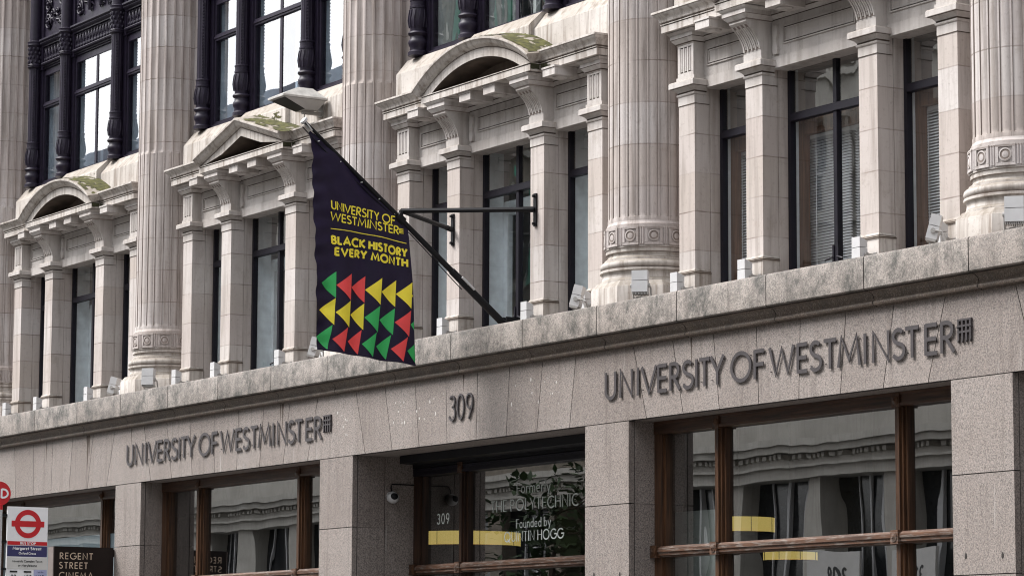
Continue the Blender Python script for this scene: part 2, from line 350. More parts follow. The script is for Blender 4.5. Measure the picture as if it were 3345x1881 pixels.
# ---------------------------------------------------------------- stroke lettering
def A(cx, cy, rx, ry, a0, a1, n=10):
    return [(cx+rx*math.cos(R(a0+(a1-a0)*i/n)), cy+ry*math.sin(R(a0+(a1-a0)*i/n))) for i in range(n+1)]
G = {
 'A': (.74, [[(0, 0), (.37, 1), (.74, 0)], [(.14, .33), (.60, .33)]]),
 'B': (.50, [[(.05, 0), (.05, 1)], [(.05, .97)]+A(.25, .75, .19, .22, 90, -90)+[(.05, .53)], [(.05, .5)]+A(.27, .265, .21, .235, 90, -90)+[(.05, .03)]]),
 'C': (.74, [A(.47, .5, .43, .48, 50, 310, 18)]),
 'D': (.66, [[(.05, 0), (.05, 1)], [(.05, .96)]+A(.2, .5, .42, .46, 90, -90, 14)+[(.05, .04)]]),
 'E': (.46, [[(.05, 0), (.05, 1)], [(.05, .955), (.46, .955)], [(.05, .51), (.43, .51)], [(.05, .045), (.46, .045)]]),
 'F': (.44, [[(.05, 0), (.05, 1)], [(.05, .955), (.44, .955)], [(.05, .5), (.42, .5)]]),
 'G': (.86, [A(.48, .5, .44, .47, 45, 360, 18)+[(.56, .5)]]),
 'H': (.66, [[(.05, 0), (.05, 1)], [(.61, 0), (.61, 1)], [(.05, .52), (.61, .52)]]),
 'I': (.10, [[(.05, 0), (.05, 1)]]),
 'K': (.58, [[(.05, 0), (.05, 1)], [(.55, 1), (.09, .5), (.58, 0)]]),
 'L': (.42, [[(.05, 0), (.05, 1)], [(.05, .045), (.42, .045)]]),
 'M': (.86, [[(.03, 0), (.15, 1), (.43, .22), (.71, 1), (.83, 0)]]),
 'N': (.70, [[(.05, 0), (.05, 1), (.65, 0), (.65, 1)]]),
 'O': (.96, [A(.48, .5, .44, .48, 90, 450, 28)]),
 'P': (.50, [[(.05, 0), (.05, 1)], [(.05, .955)]+A(.25, .72, .2, .235, 90, -90)+[(.05, .485)]]),
 'Q': (.96, [A(.48, .5, .44, .48, 90, 450, 28), [(.5, .25), (.9, -.08)]]),
 'R': (.52, [[(.05, 0), (.05, 1)], [(.05, .955)]+A(.25, .72, .2, .235, 90, -90)+[(.05, .485)], [(.2, .485), (.52, 0)]]),
 'S': (.50, [A(.25, .745, .19, .215, 35, 250, 12)+A(.25, .265, .22, .235, 75, -150, 12)]),
 'T': (.52, [[(.26, 0), (.26, .97)], [(0, .955), (.52, .955)]]),
 'U': (.62, [[(.05, 1), (.05, .33)]+A(.31, .31, .26, .28, 180, 360, 14)+[(.57, .33), (.57, 1)]]),
 'V': (.72, [[(.02, 1), (.36, .03), (.70, 1)]]),
 'W': (1.06, [[(.02, 1), (.27, .05), (.53, .92), (.79, .05), (1.04, 1)]]),
 'X': (.62, [[(0, 0), (.6, 1)], [(0, 1), (.62, 0)]]),
 'Y': (.62, [[(.02, 1), (.31, .46), (.60, 1)], [(.31, .46), (.31, 0)]]),
 '0': (.54, [A(.27, .5, .22, .47, 90, 450, 24)]),
 '1': (.22, [[(.02, .8), (.16, .97), (.16, 0)]]),
 '3': (.50, [A(.24, .74, .19, .22, 150, -80, 12)+A(.24, .27, .22, .25, 80, -160, 12)]),
 '4': (.58, [[(.42, 0), (.42, 1), (.02, .27), (.58, .27)]]),
 '5': (.50, [[(.44, .96), (.13, .96), (.08, .56)]+A(.24, .32, .22, .28, 120, -140, 12)]),
 '8': (.50, [A(.25, .745, .18, .21, 90, 450, 18), A(.25, .27, .22, .255, 90, 450, 18)]),
 '9': (.50, [A(.25, .69, .21, .27, 0, 360, 18)[::1], [(.46, .69), (.44, .45), (.2, 0)]]),
 'a': (.50, [A(.25, .32, .21, .29, 0, 360, 16), [(.46, .64), (.46, 0)]]),
 'b': (.50, [A(.25, .32, .21, .29, 0, 360, 16), [(.05, 1.04), (.05, 0)]]),
 'c': (.46, [A(.26, .32, .22, .29, 50, 310, 12)]),
 'd': (.50, [A(.25, .32, .21, .29, 0, 360, 16), [(.46, 1.04), (.46, 0)]]),
 'e': (.50, [[(.04, .33), (.46, .33)]+A(.25, .32, .21, .29, 0, 315, 14)]),
 'f': (.30, [A(.26, .86, .13, .14, 60, 180, 6)+[(.13, 0)], [(0, .6), (.28, .6)]]),
 'g': (.50, [A(.25, .32, .21, .29, 0, 360, 16), [(.46, .64), (.46, -.1)]+A(.25, -.1, .21, .2, 0, -140, 8)]),
 'h': (.46, [[(.05, 0), (.05, 1.04)], A(.23, .40, .18, .21, 180, 0, 8)+[(.41, 0)]]),
 'i': (.10, [[(.05, 0), (.05, .62)], [(.05, .82), (.05, .92)]]),
 'l': (.10, [[(.05, 0), (.05, 1.04)]]),
 'm': (.74, [[(.05, 0), (.05, .63)], A(.22, .42, .17, .19, 180, 0, 8)+[(.39, 0)], A(.55, .42, .16, .19, 180, 0, 8)+[(.71, 0)]]),
 'n': (.46, [[(.05, 0), (.05, .63)], A(.23, .40, .18, .21, 180, 0, 8)+[(.41, 0)]]),
 'o': (.52, [A(.26, .32, .22, .29, 90, 450, 18)]),
 'r': (.30, [[(.05, 0), (.05, .63)], A(.25, .36, .2, .25, 180, 70, 6)]),
 's': (.38, [A(.19, .46, .13, .14, 40, 250, 8)+A(.19, .17, .15, .15, 70, -150, 8)]),
 't': (.32, [[(.14, .86), (.14, 0)], [(0, .6), (.30, .6)]]),
 'u': (.46, [[(.05, .63), (.05, .25)]+A(.23, .22, .18, .2, 180, 360, 8)+[(.41, .63)], [(.41, .25), (.41, 0)]]),
 'w': (.70, [[(.02, .62), (.18, .02), (.35, .6), (.52, .02), (.68, .62)]]),
 'x': (.46, [[(.02, .62), (.44, 0)], [(.44, .62), (.02, 0)]]),
 'y': (.50, [[(.02, .62), (.26, .03)], [(.48, .62), (.18, -.3)]]),
}
def ribbon(mb, pts, t, mp, depth, eps):
    """a pen stroke of width t along pts (2D, already scaled), drawn through mp(u,v,d); depth>0 makes it a solid bar"""
    P = [Vector(p) for p in pts]
    closed = (P[0]-P[-1]).length < 1e-4 and len(P) > 3
    if closed: P = P[:-1]
    n = len(P); Lp = []; Rp = []
    for i in range(n):
        d0 = (P[i]-P[i-1]) if (i or closed) else P[1]-P[0]
        d1 = (P[(i+1) % n]-P[i]) if (i < n-1 or closed) else P[i]-P[i-1]
        d0 = d0.normalized(); d1 = d1.normalized()
        n0 = Vector((-d0.y, d0.x)); n1 = Vector((-d1.y, d1.x)); b = n0+n1
        k = 1+n0.dot(n1); k = max(k, .55); b = b/k
        Lp.append(P[i]+b*t/2); Rp.append(P[i]-b*t/2)
    m = n if closed else n-1
    vs = [mp(p.x, p.y, eps) for p in Lp]+[mp(p.x, p.y, eps) for p in Rp]
    fs = [(i, (i+1) % n, n+(i+1) % n, n+i) for i in range(m)]
    if depth:
        vs += [mp(p.x, p.y, eps-depth) for p in Lp]+[mp(p.x, p.y, eps-depth) for p in Rp]
        for i in range(m):
            j = (i+1) % n
            fs += [(2*n+i, 3*n+i, 3*n+j, 2*n+j), (i, 2*n+i, 2*n+j, j), (n+i, n+j, 3*n+j, 3*n+i)]
        if not closed:
            e = n-1; fs += [(0, n, 3*n, 2*n), (e, 2*n+e, 3*n+e, n+e)]
    mb.add(vs, fs)
def glyph(mb, ch, x, y, h, wscale, t, mp, depth=0, serif=0, mono=None):
    w, st = G[ch]
    for i, s in enumerate(st):
        ps = [(x+px*h*wscale, y+py*h) for px, py in s]
        tt = t
        if serif:
            dx = abs(ps[-1][0]-ps[0][0]); dy = abs(ps[-1][1]-ps[0][1])
            if len(s) == 2: tt = t if dy > dx*.3 and not (ch in 'NUMAVWY' and i == 0) else t*.45
            elif ch not in 'ODCGQ03896': tt = t*.75
        ribbon(mb, ps, tt, mp, depth, i*.0004)
        if serif:
            for (px, py), (qx, qy) in ((ps[0], ps[1]), (ps[-1], ps[-2])):
                r = (py-y)/h
                if abs(qy-py) > abs(qx-px)*1.2 and (r < .03 or r > .96 or abs(r-.63) < .03):
                    ribbon(mb, [(px-serif*h, py), (px+serif*h, py)], t*.5, mp, depth, .002+i*.0004)
    return w*h*wscale
def text_w(s, gap): return sum((.30 if c == ' ' else G[c][0]+gap) for c in s)-gap
def text(mb, s, x0, x1, y, h, t, mp, gap=.13, serif=0, depth=0):
    """fit string s between x0 and x1"""
    k = (x1-x0)/(text_w(s, gap)*h); x = x0
    for c in s:
        if c == ' ': x += .30*h*k; continue
        x += glyph(mb, c, x, y, h, k, t, mp, depth, serif)+gap*h*k

# ================================================================ THE BUILDING
XB = [-9.477+6*k for k in range(4)]
XC = [-12.477+6*k for k in range(5)]
bld = thing('university_building', 'pale stone university building with fluted columns above a granite ground floor', 'building', (0, 0, -ZO))

# ---- ground floor: granite piers and flat-arch lintel, block by block with open joints
GJ = .009
OPEN = [(-12.013, -6.847), (-6.013, -.83), (0, 5.13), (5.96, 11.153), (11.987, 17.15)]
PIERS = [(-20, -12.013), (-6.847, -6.013), (-.83, 0), (5.13, 5.96), (11.153, 11.987), (17.15, 20)]
COURSES = [0, -.868, -1.77, -2.67, -3.57, -ZO]
def granite_wall(mb):
    jt, jb = [], []
    T = [-5.956, -5.236, -4.519, -3.79, -3.075, -2.36, -1.64, -.90]; B = [-5.71, -5.05, -4.42, -3.757, -3.108, -2.46, -1.815, -1.167]
    E_T = [.056, .771, 1.485, 2.2, 2.908, 3.596, 4.283, 4.951]; E_B = [.308, .961, 1.596, 2.236, 2.88, 3.525, 4.163, 4.821]
    for s in (-6, 0): jt += [v+s for v in T]; jb += [v+s for v in B]
    jt += E_T; jb += E_B
    for s in (12, 18): jt += [v+s for v in T]; jb += [v+s for v in B]
    jt = [-20]+jt+[20]; jb = [-20]+jb+[20]; g = GJ/2; z0, z1 = .004, .79
    for i in range(len(jt)-1):
        mb.blk = (i*.618+.13) % 1; a, b, c, d = jb[i]+g, jb[i+1]-g, jt[i+1]-g, jt[i]+g
        mb.block([(a, 0, z0), (b, 0, z0), (b, .06, z0), (a, .06, z0), (d, 0, z1), (c, 0, z1), (c, .06, z1), (d, .06, z1)], (3, 5, 0))
    for a, b in PIERS:
        for i in range(5):
            t, u = COURSES[i], COURSES[i+1]; mb.blk = (i*.38+a*.27) % 1
            mb.box(a, b, 0, .066, u+(g if i < 4 else 0), t-g); mb.m[-5] = mb.m[-6] = 1
            mb.box(a+.002, b-.002, .078, .45, u+(.002 if i < 4 else 0), t-.002)
    mb.box(-20, 20, .078, .95, 0, .79)                       # lintel body: its underside is the soffit
    mb.box(-.6, -.003, .46, .90, -ZO, -.003); mb.box(5.133, 5.7, .46, .90, -ZO, -.003)
    mb.box(-20, 20, .10, .74, .79, 1.02)                     # wall behind the moulding
part('granite_wall', granite_wall, ['granite', 'mortar'], bld)
def mortar(mb):
    mb.box(-20, 20, .045, .0775, .006, .788)
    for a, b in PIERS: mb.box(a+.006, b-.006, .045, .0775, -ZO, .002)
    mb.box(-20, 20, -.11, -.02, .95, 1.20)
part('joint_mortar', mortar, 'mortar', bld)
CJ = [-19.9, -18.4, -16.9, -15.4, -13.9, -12.4, -10.9, -9.377, -7.849, -6.373, -4.864, -3.352, -1.851, -.363, 1.12, 2.592, 4.125, 5.603, 7.08, 8.60, 10.125, 11.619, 13.12, 14.6, 16.1, 17.6, 19.1, 20]
def coping(mb):
    pr = [(-.168, .93), (-.172, .936), (-.172, 1.222), (-.166, 1.238), (-.15, 1.246), (.9, 1.262), (.9, .925), (-.16, .925)]
    for i in range(len(CJ)-1): mb.blk = (i*.618) % 1; mb.prism(pr, 'x', CJ[i]+.006, CJ[i+1]-.006); mb.m[-1] = mb.m[-2] = 1
part('coping', coping, ['coping', 'mortar'], bld)
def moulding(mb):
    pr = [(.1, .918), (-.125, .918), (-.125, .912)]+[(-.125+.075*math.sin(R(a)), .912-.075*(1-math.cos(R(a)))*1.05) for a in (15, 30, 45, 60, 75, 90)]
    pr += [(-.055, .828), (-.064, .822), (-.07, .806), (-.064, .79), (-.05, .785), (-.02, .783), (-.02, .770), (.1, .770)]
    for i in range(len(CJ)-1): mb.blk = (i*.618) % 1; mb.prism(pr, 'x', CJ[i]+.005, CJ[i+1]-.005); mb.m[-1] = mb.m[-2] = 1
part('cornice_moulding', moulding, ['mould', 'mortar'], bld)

def plugs(mb):
    for a, b in PIERS[1:5]:
        for x, z in ((a+.17, -1.60), (b-.17, -1.61)): mb.ball((x, 0, z), .018, .004, .03, 8, 5)
part('plugged_holes', plugs, 'mortar', bld)
def splashes(mb):
    rnd = random.Random(21)
    for x0, x1, z0, z1, n in ((.95, 2.25, .30, .62, 22), (3.55, 4.75, .22, .60, 18), (-.42, .02, .25, .62, 14)):
        for i in range(n):
            x = x0+(x1-x0)*rnd.random(); z = z0+(z1-z0)*rnd.random(); s = .003+.007*rnd.random()**2
            mb.ball((x, 0, z), s, .0015, s*(1.2+1.6*rnd.random()), 7, 4)
part('white_splashes', splashes, 'tflgrey', bld)
rnd = random.Random(22)
for x, w, h in ((-7.83, .085, .50), (-7.77, .03, .32), (-1.84, .05, .32), (-1.9, .03, .24), (7.1, .03, .34), (-6.35, .03, .24), (2.6, .03, .2), (-9.3, .03, .3)):
    def drip(mb):
        pts = [(x-w/2, .772)]
        for j in range(1, 8): pts.append((x-w/2*(1-j/8)*(.8+.5*rnd.random()), .772-h*j/8))
        pts.append((x, .772-h))
        for j in range(7, 0, -1): pts.append((x+w/2*(1-j/8)*(.8+.5*rnd.random()), .772-h*j/8))
        pts.append((x+w/2, .772)); mb.prism(pts, 'y', -.0012, .004)
    part('drip_stain', drip, 'grime', bld, key='drip%g' % x)

# ---- back wall of the upper storeys, column strips, body of the building
def upper_wall(mb):
    for k in range(5):
        x = XC[k]; mb.box(x-.735, x+.735, .72, 1.05, 1.255, 11.5)
    mb.box(-20, XC[0]-.735, .72, 1.05, 1.255, 11.5); mb.box(XC[4]+.735, 20, .72, 1.05, 1.255, 11.5)
    for x in XB: mb.box(x-2.265, x+2.265, .80, 1.05, 3.56, 4.96)
part('upper_wall', upper_wall, 'shaft', bld)
def body(mb):
    mb.box(-20, 20, 9.0, 9.3, -ZO, 11.5); mb.box(-20.2, -20, .1, 9.3, -ZO, 11.5); mb.box(20, 20.2, .1, 9.3, -ZO, 11.5)
    mb.box(-20, 20, 1.06, 9.0, .45, 1.15); mb.box(-20, 20, 1.06, 9.0, 4.12, 4.85); mb.box(-20.2, 20.2, .05, 9.3, 11.51, 12.3)
    mb.box(-20, 20, 5.2, 5.3, .46, 4.11); mb.box(-20, 20, 5.2, 5.3, 4.86, 11.5); mb.box(-20, 20, 1.06, 9, 8.35, 8.6)
    for x in XC: mb.box(x-.12, x+.12, 1.06, 5.19, 1.16, 4.11); mb.box(x-.12, x+.12, 1.06, 5.19, 4.86, 8.34)
part('room_shell', body, 'roomlt', bld)
def hall(mb):
    mb.box(-19.9, 19.9, 6.6, 6.7, -ZO, .44); mb.box(-19.9, 19.9, .96, 6.6, .30, .42); mb.box(-19.9, 19.9, .96, 8.9, -ZO+.02, -ZO+.06)
    for x in (-6.43, -.4, 5.5, 11.57): mb.box(x-.3, x+.3, 3.4, 4.0, -ZO+.06, .30)
part('hall_room', hall, 'room', bld)

# ---- columns
def rflute(t, cab):                            # radius across one 15-degree flute, t in 0..1
    if t < .08 or t > .92: return .457
    u = (t-.08)/.84
    return .457-.030*math.sin(math.pi*u)**.6 if not cab else .457-.012+.014*math.sin(math.pi*u)**.55-.004
def shaft(mb):
    n = 24; ts = (0, .075, .105, .2, .35, .5, .65, .8, .895, .925)
    def ring(z, mode, k=1.0):
        o = []
        for i in range(n):
            for t in ts:
                a = 2*math.pi*(i+t-.5)/n; r = .457 if mode == 0 else rflute(t, mode == 1)
                r = .457+(r-.457)*k
                o.append((r*math.sin(a), .58-r*math.cos(a), z))
        return o
    rs = [ring(2.17, 0), ring(2.215, 0), ring(2.222, 1), ring(2.255, 1), ring(4.66, 1), ring(4.668, 1, .8), ring(4.69, 2, .55), ring(4.73, 2), ring(11.5, 2)]
    mb.loft(rs, darkj=[j for j in range(240) if j % 10 in (1, 8)])  # flute edges carry painted shadow lines
def colbase(mb):
    pr = [(.545, 1.50), (.545, 1.53), (.52, 1.555), (.515, 1.60), (.525, 1.628), (.545, 1.632), (.545, 1.657)]
    pr += [(.50+.045*math.cos(R(a))+.0, 1.704+.045*math.sin(R(a))) for a in (-80, -55, -30, 0, 30, 55, 80)]
    pr += [(.495, 1.752), (.495, 1.772), (.47, 1.785), (.455, 1.81), (.462, 1.832), (.478, 1.838), (.478, 1.876), (.487, 1.882), (.487, 1.896)]
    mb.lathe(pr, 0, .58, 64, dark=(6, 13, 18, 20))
def colband(mb):
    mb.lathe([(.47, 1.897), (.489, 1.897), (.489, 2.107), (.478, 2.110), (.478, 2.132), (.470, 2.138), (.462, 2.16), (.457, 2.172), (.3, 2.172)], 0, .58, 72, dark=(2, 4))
    for i in range(12):                        # framed roundels
        c = 2*math.pi*i/12
        def P(s, z, r): a = c+s/.5; return (r*math.sin(a), .58-r*math.cos(a), z)
        def panel(s0, s1, z0, z1, r0=.487, r1=.503):
            mb.loft([[P(s0, z0, r), P((s0+s1)/2, z0, r), P(s1, z0, r), P(s1, z1, r), P((s0+s1)/2, z1, r), P(s0, z1, r)] for r in (r0, r1)])
        panel(-.094, .094, 1.902, 1.928); panel(-.094, .094, 2.076, 2.102)
        panel(-.094, -.067, 1.930, 2.074); panel(.067, .094, 1.930, 2.074)
        rings = []
        for rr, r in ((.062, .489), (.062, .501), (.050, .503), (.044, .497), (.03, .500), (.004, .501)):
            rings.append([P(rr*math.cos(2*math.pi*j/20), 2.002+rr*math.sin(2*math.pi*j/20), r) for j in range(20)])
        mb.loft(rings, dark=(2, 3))
        a2 = c+math.pi/12
        for s in (-.013, .013):
            mb.tube([(.492*math.sin(a2+s/.5), .58-.492*math.cos(a2+s/.5), z) for z in (1.91, 2.095)], .009, 6)
def colplinth(mb):
    def oc(r, z): return [(r/math.cos(math.pi/8)*math.sin(math.pi/8+i*math.pi/4), .58-r/math.cos(math.pi/8)*math.cos(math.pi/8+i*math.pi/4), z) for i in range(8)]
    mb.loft([oc(.60, 1.256), oc(.60, 1.44), oc(.592, 1.455), oc(.54, 1.515), oc(.3, 1.518)])
for k in range(5):
    c = part('column', shaft, ['shaft', 'flute'], bld, (XC[k], 0, 0), 'col', 28)
    part('column_base', colbase, ['weathered', 'flute'], c, (XC[k], 0, 0), 'colb', 40)
    part('roundel_band', colband, ['shaft', 'flute'], c, (XC[k], 0, 0), 'cold', 35)
    part('column_plinth', colplinth, 'weathered', c, (XC[k], 0, 0), 'colp')

# ---- pilasters between the stone windows, with capitals, fluted blocks or consoles
PX = [-2.1225, -.93, .93, 2.1225]; PW = .1425
def pil(mb):
    mb.box(-PW, PW, .45, .645, 1.257, 3.60)
    mb.box(-PW-.008, PW+.008, .652, 1.0, 1.257, 3.52); mb.box(-PW+.01, PW-.01, .64, .66, 1.257, 3.52)
def rrect(o, z, y1=.60): return [(-PW-o, .45-o, z), (PW+o, .45-o, z), (PW+o, y1, z), (-PW-o, y1, z)]
def pilcap(mb):
    mb.loft([rrect(.005, 3.354), rrect(.005, 3.448), rrect(.016, 3.452), rrect(.020, 3.462), rrect(.016, 3.474), rrect(.008, 3.478), rrect(.012, 3.492), rrect(.03, 3.515),
             rrect(.052, 3.528), rrect(.056, 3.534), rrect(.072, 3.536), rrect(.080, 3.540), rrect(.080, 3.592), rrect(.070, 3.604)], dark=(5, 9))
    mb.cur = 1; mb.box(-PW-.0055, PW+.0055, .4445, .64, 3.347, 3.3535); mb.cur = 0
def pilfoot(mb):
    mb.loft([rrect(.020, 1.257, .64), rrect(.020, 1.528, .64), rrect(.032, 1.532, .64), rrect(.034, 1.546, .64), rrect(.024, 1.552, .64), rrect(.020, 1.562, .64), rrect(.006, 1.584, .64)], dark=(2, 4))
def bed(mb, y0, w):                            # moulded cap over a block, front at y0, half width w
    def rr(o, z): return [(-w-o, y0-o, z), (w+o, y0-o, z), (w+o, .60, z), (-w-o, .60, z)]
    mb.loft([rr(0, 4.004), rr(.012, 4.010), rr(.018, 4.022), rr(.045, 4.048), rr(.052, 4.06), rr(.056, 4.062), rr(.060, 4.068), rr(.060, 4.112), rr(.072, 4.118), rr(.088, 4.142)], dark=(1, 5))
def fluteblock(mb):
    mb.box(-PW-.02, PW+.02, .43, .60, 3.606, 3.655)
    mb.box(-PW, PW, .452, .60, 3.655, 4.004)
    for i in range(4):                         # raised bars leave three sunk flutes
        x = -.105+.07*i; mb.box(x-.010, x+.010, .436, .453, 3.70, 3.975)
    mb.box(-PW, PW, .436, .4515, 3.977, 4.003); mb.box(-PW, PW, .436, .4515, 3.656, 3.698)
    mb.box(-PW, -.117, .4362, .4515, 3.70, 3.976); mb.box(.117, PW, .4362, .4515, 3.70, 3.976)
    mb.cur = 1
    for i in range(3):
        x = -.07+.07*i; mb.box(x-.0248, x+.0248, .447, .4518, 3.699, 3.976)
    mb.cur = 0
    for i in range(3):
        x = -.07+.07*i; mb.tube([(x, .449, 3.712), (x, .449, 3.963)], .0165, 8)
    bed(mb, .436, PW)
def conpts(w):
    pts = []
    for i in range(13):                        # concave-convex scroll face
        u = i/12; z = 3.70+.29*u; y = .438-.195*(u**2.1)
        pts.append((y-w, z))
    return pts
def console(mb):
    f = conpts(0)
    mb.box(-PW-.01, PW+.01, .432, .60, 3.606, 3.70)
    poly = [(.60, 3.70)]+f+[(f[-1][0], 4.004), (.60, 4.004)]
    mb.prism(poly, 'x', -PW, PW)
    for i in range(5):
        x = -.1325+.066*i; w = .010
        a = conpts(.014); mb.prism([(p[0]+.02, p[1]) for p in f[1:12]][::-1]+a[1:12], 'x', x-w, x+w)
    for i in range(4):
        x = -.0995+.066*i; mb.tube([(x, p[0]-.003, p[1]) for p in f[2:11]], .0125, 6)
    mb.cur = 1; mb.prism([(p[0]+.02, p[1]) for p in f[1:12]][::-1]+conpts(.003)[1:12], 'x', -.122, .122); mb.cur = 0
    bed(mb, .252, PW)
NAMES = 'pil'
for k in range(4):
    for i, px in enumerate(PX):
        lo = (XB[k]+px, 0, 0)
        p = part('pilaster', pil, 'pier', bld, lo, 'pil')
        part('capital', pilcap, ['stone', 'grime'], p, lo, 'pilcap'); part('pilaster_foot', pilfoot, ['weathered', 'grime'], p, lo, 'pilfoot')
        if i in (0, 3): part('fluted_block', fluteblock, ['stone', 'grime'], p, lo, 'flb')
        else: part('console', console, ['stone', 'flute'], p, lo, 'con')

# ---- lintels with sunk panels, cornice, modillions, pediments, attic
def panel(mb, x0, x1, y=.579):
    z0, z1 = 3.752, 3.945
    mb.cur = 1
    for o, t, d in ((.0145, .0115, .002),):
        a, b, c, e = x0+o, x1-o, z0+o, z1-o
        mb.box(a, b, y-d, y+.01, c, c+t); mb.box(a, b, y-d, y+.01, e-t, e); mb.box(a, a+t, y-d, y+.01, c+t, e-t); mb.box(b-t, b, y-d, y+.01, c+t, e-t)
    mb.cur = 0
    for o, t, d in ((0, .014, .014), (.0265, .012, .009)):
        a, b, c, e = x0+o, x1-o, z0+o, z1-o
        mb.box(a, b, y-d, y+.01, c, c+t); mb.box(a, b, y-d, y+.01, e-t, e); mb.box(a, a+t, y-d, y+.01, c+t, e-t); mb.box(b-t, b, y-d, y+.01, c+t, e-t)
def lintel(mb):
    mb.box(-2.265, 2.265, .579, .795, 3.645, 4.145)
    mb.box(-2.26, 2.26, .566, .795, 3.52, 3.640)
    mb.cur = 1; mb.box(-2.255, 2.255, .5795, .79, 3.6402, 3.6448); mb.box(-2.255, 2.255, .572, .60, 4.022, 4.0298); mb.cur = 0
    for a, b in ((-1.92, -1.13), (-.59, .59), (1.13, 1.92)): panel(mb, a, b)
    for s in (-1, 1):                          # little carved tags beside the consoles
        x = s*.70; mb.prism([(x-.03, 3.66), (x+.03, 3.66), (x+.045, 3.72), (x+.02, 3.80), (x+.045, 3.88), (x+.03, 3.96), (x-.03, 3.96), (x-.045, 3.88), (x-.02, 3.80), (x-.045, 3.72)], 'y', .545, .581)
    for a, b in ((-2.26, 2.26),):
        mb.loft([[(x, y, z) for y, z in ((.60, 4.03), (.566, 4.03), (.558, 4.042), (.532, 4.066), (.522, 4.076), (.520, 4.142), (.60, 4.142))] for x in (a, b)], darkj=(3,))
PATH = [(-2.375, .80), (-2.375, .30), (-1.22, .30), (-1.22, .165), (1.22, .165), (1.22, .30), (2.375, .30), (2.375, .80)]
def cornice(mb):
    mb.sweep(PATH, [(0, 4.150), (0, 4.222), (-.004, 4.224), (-.004, 4.231), (.010, 4.232), (.010, 4.240), (-.06, 4.246), (-.06, 4.150)], dark=(1, 2))
    mb.box(-2.315, 2.315, .3601, .80, 4.1505, 4.244); mb.box(-1.16, 1.16, .2252, .36, 4.1503, 4.2442)
    sima = [(-.05, 4.2475), (.002, 4.2475), (.002, 4.256), (.014, 4.262), (.020, 4.288), (.036, 4.312), (.058, 4.328), (.068, 4.342), (.070, 4.352), (.082, 4.354), (.082, 4.376), (-.05, 4.384)]
    for s in (-1, 1):
        p = PATH[:3]; p = p if s < 0 else [(-x, y) for x, y in p][::-1]
        mb.sweep(p, sima, dark=(1,))
        a, b = sorted((s*2.33, s*1.0)); mb.box(a, b, .34, .80, 4.25, 4.381)
def modil(mb):
    mb.box(-.125, .125, -.30, .02, .042, .148); mb.box(-.135, .135, -.31, .0, .128, .1485)
    mb.lathe([(.088, .045), (.088, .030), (.078, .022), (.0, .020)], 0, -.15, 24)
SIMA = [(-.105, .64), (-.105, .172), (0, .172), (.001, .166), (.010, .166), (.016, .158), (.020, .150), (.030, .128), (.050, .106), (.074, .094), (.086, .082), (.090, .078), (.092, .066), (.112, .064), (.118, .07), (.19, .42), (.20, .60)]
def arched(mb):
    Rr, cz = 2.205, 2.395; rings = []
    for i in range(33):
        a = R(-34.2+68.4*i/32); rings.append([((Rr+h)*math.sin(a), y, max(4.236, cz+(Rr+h)*math.cos(a))) for h, y in SIMA])
    mb.loft(rings, darkj=(0, 3))  # soffit band painted dark for recess shade as well as soot
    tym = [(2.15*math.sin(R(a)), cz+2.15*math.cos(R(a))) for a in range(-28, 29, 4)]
    mb.cur = 2; mb.prism([(-1.12, 4.246)]+tym+[(1.12, 4.246)], 'y', .56, .64)  # tympanum colour holds recess shade besides the soot
def triang(mb):
    s = math.atan2(.358, 1.2); x1 = 1.225
    def st(x, sg): return [(x+(-math.sin(s)*h if sg < 0 else math.sin(s)*h), y, max(4.236, 4.603-.358/1.2*abs(x)+math.cos(s)*h)) for h, y in SIMA]
    apex = [(0, y, 4.603+h/math.cos(s)) for h, y in SIMA]
    mb.loft([st(-x1, -1), st(-.6, -1), apex, st(.6, 1), st(x1, 1)], darkj=(0, 3))  # raking soffits: recess shade painted in along with soot
    mb.cur = 2; mb.prism([(-1.1, 4.246), (1.1, 4.246), (.0, 4.56)], 'y', .56, .64)  # tympanum again with soot and painted recess shade
def attic(mb):
    pr = [(.80, 4.385), (.50, 4.385), (.50, 4.745), (.515, 4.765), (.66, 4.945), (.80, 4.96)]
    mb.prism(pr, 'x', -2.42, -.76); mb.prism(pr, 'x', .76, 2.42)
    pr = [(.80, 4.54), (.44, 4.54), (.44, 4.79), (.455, 4.812), (.62, 4.972), (.80, 4.972)]
    mb.prism(pr, 'x', -.755, .755)
for k in range(4):
    lo = (XB[k], 0, 0)
    part('window_lintel', lintel, ['stone', 'grime'], bld, lo, 'lintel')
    co = part('cornice', cornice, ['weathered', 'grime'], bld, lo, 'cornice')
    for x, y in ((-1.52, .52), (-.27, .50), (.27, .50), (1.52, .52)): part('modillion', modil, 'stone', co, (XB[k]+x, y, 4.0), 'modil', 40)
    if k % 2 == 0: part('arched_pediment', arched, ['weathered', 'grime', 'sootshade'], bld, lo, 'arch', 25)
    else: part('triangular_pediment', triang, ['weathered', 'grime', 'sootshade'], bld, lo, 'tri', 25)
    part('attic_block', attic, 'weathered', bld, lo, 'attic')

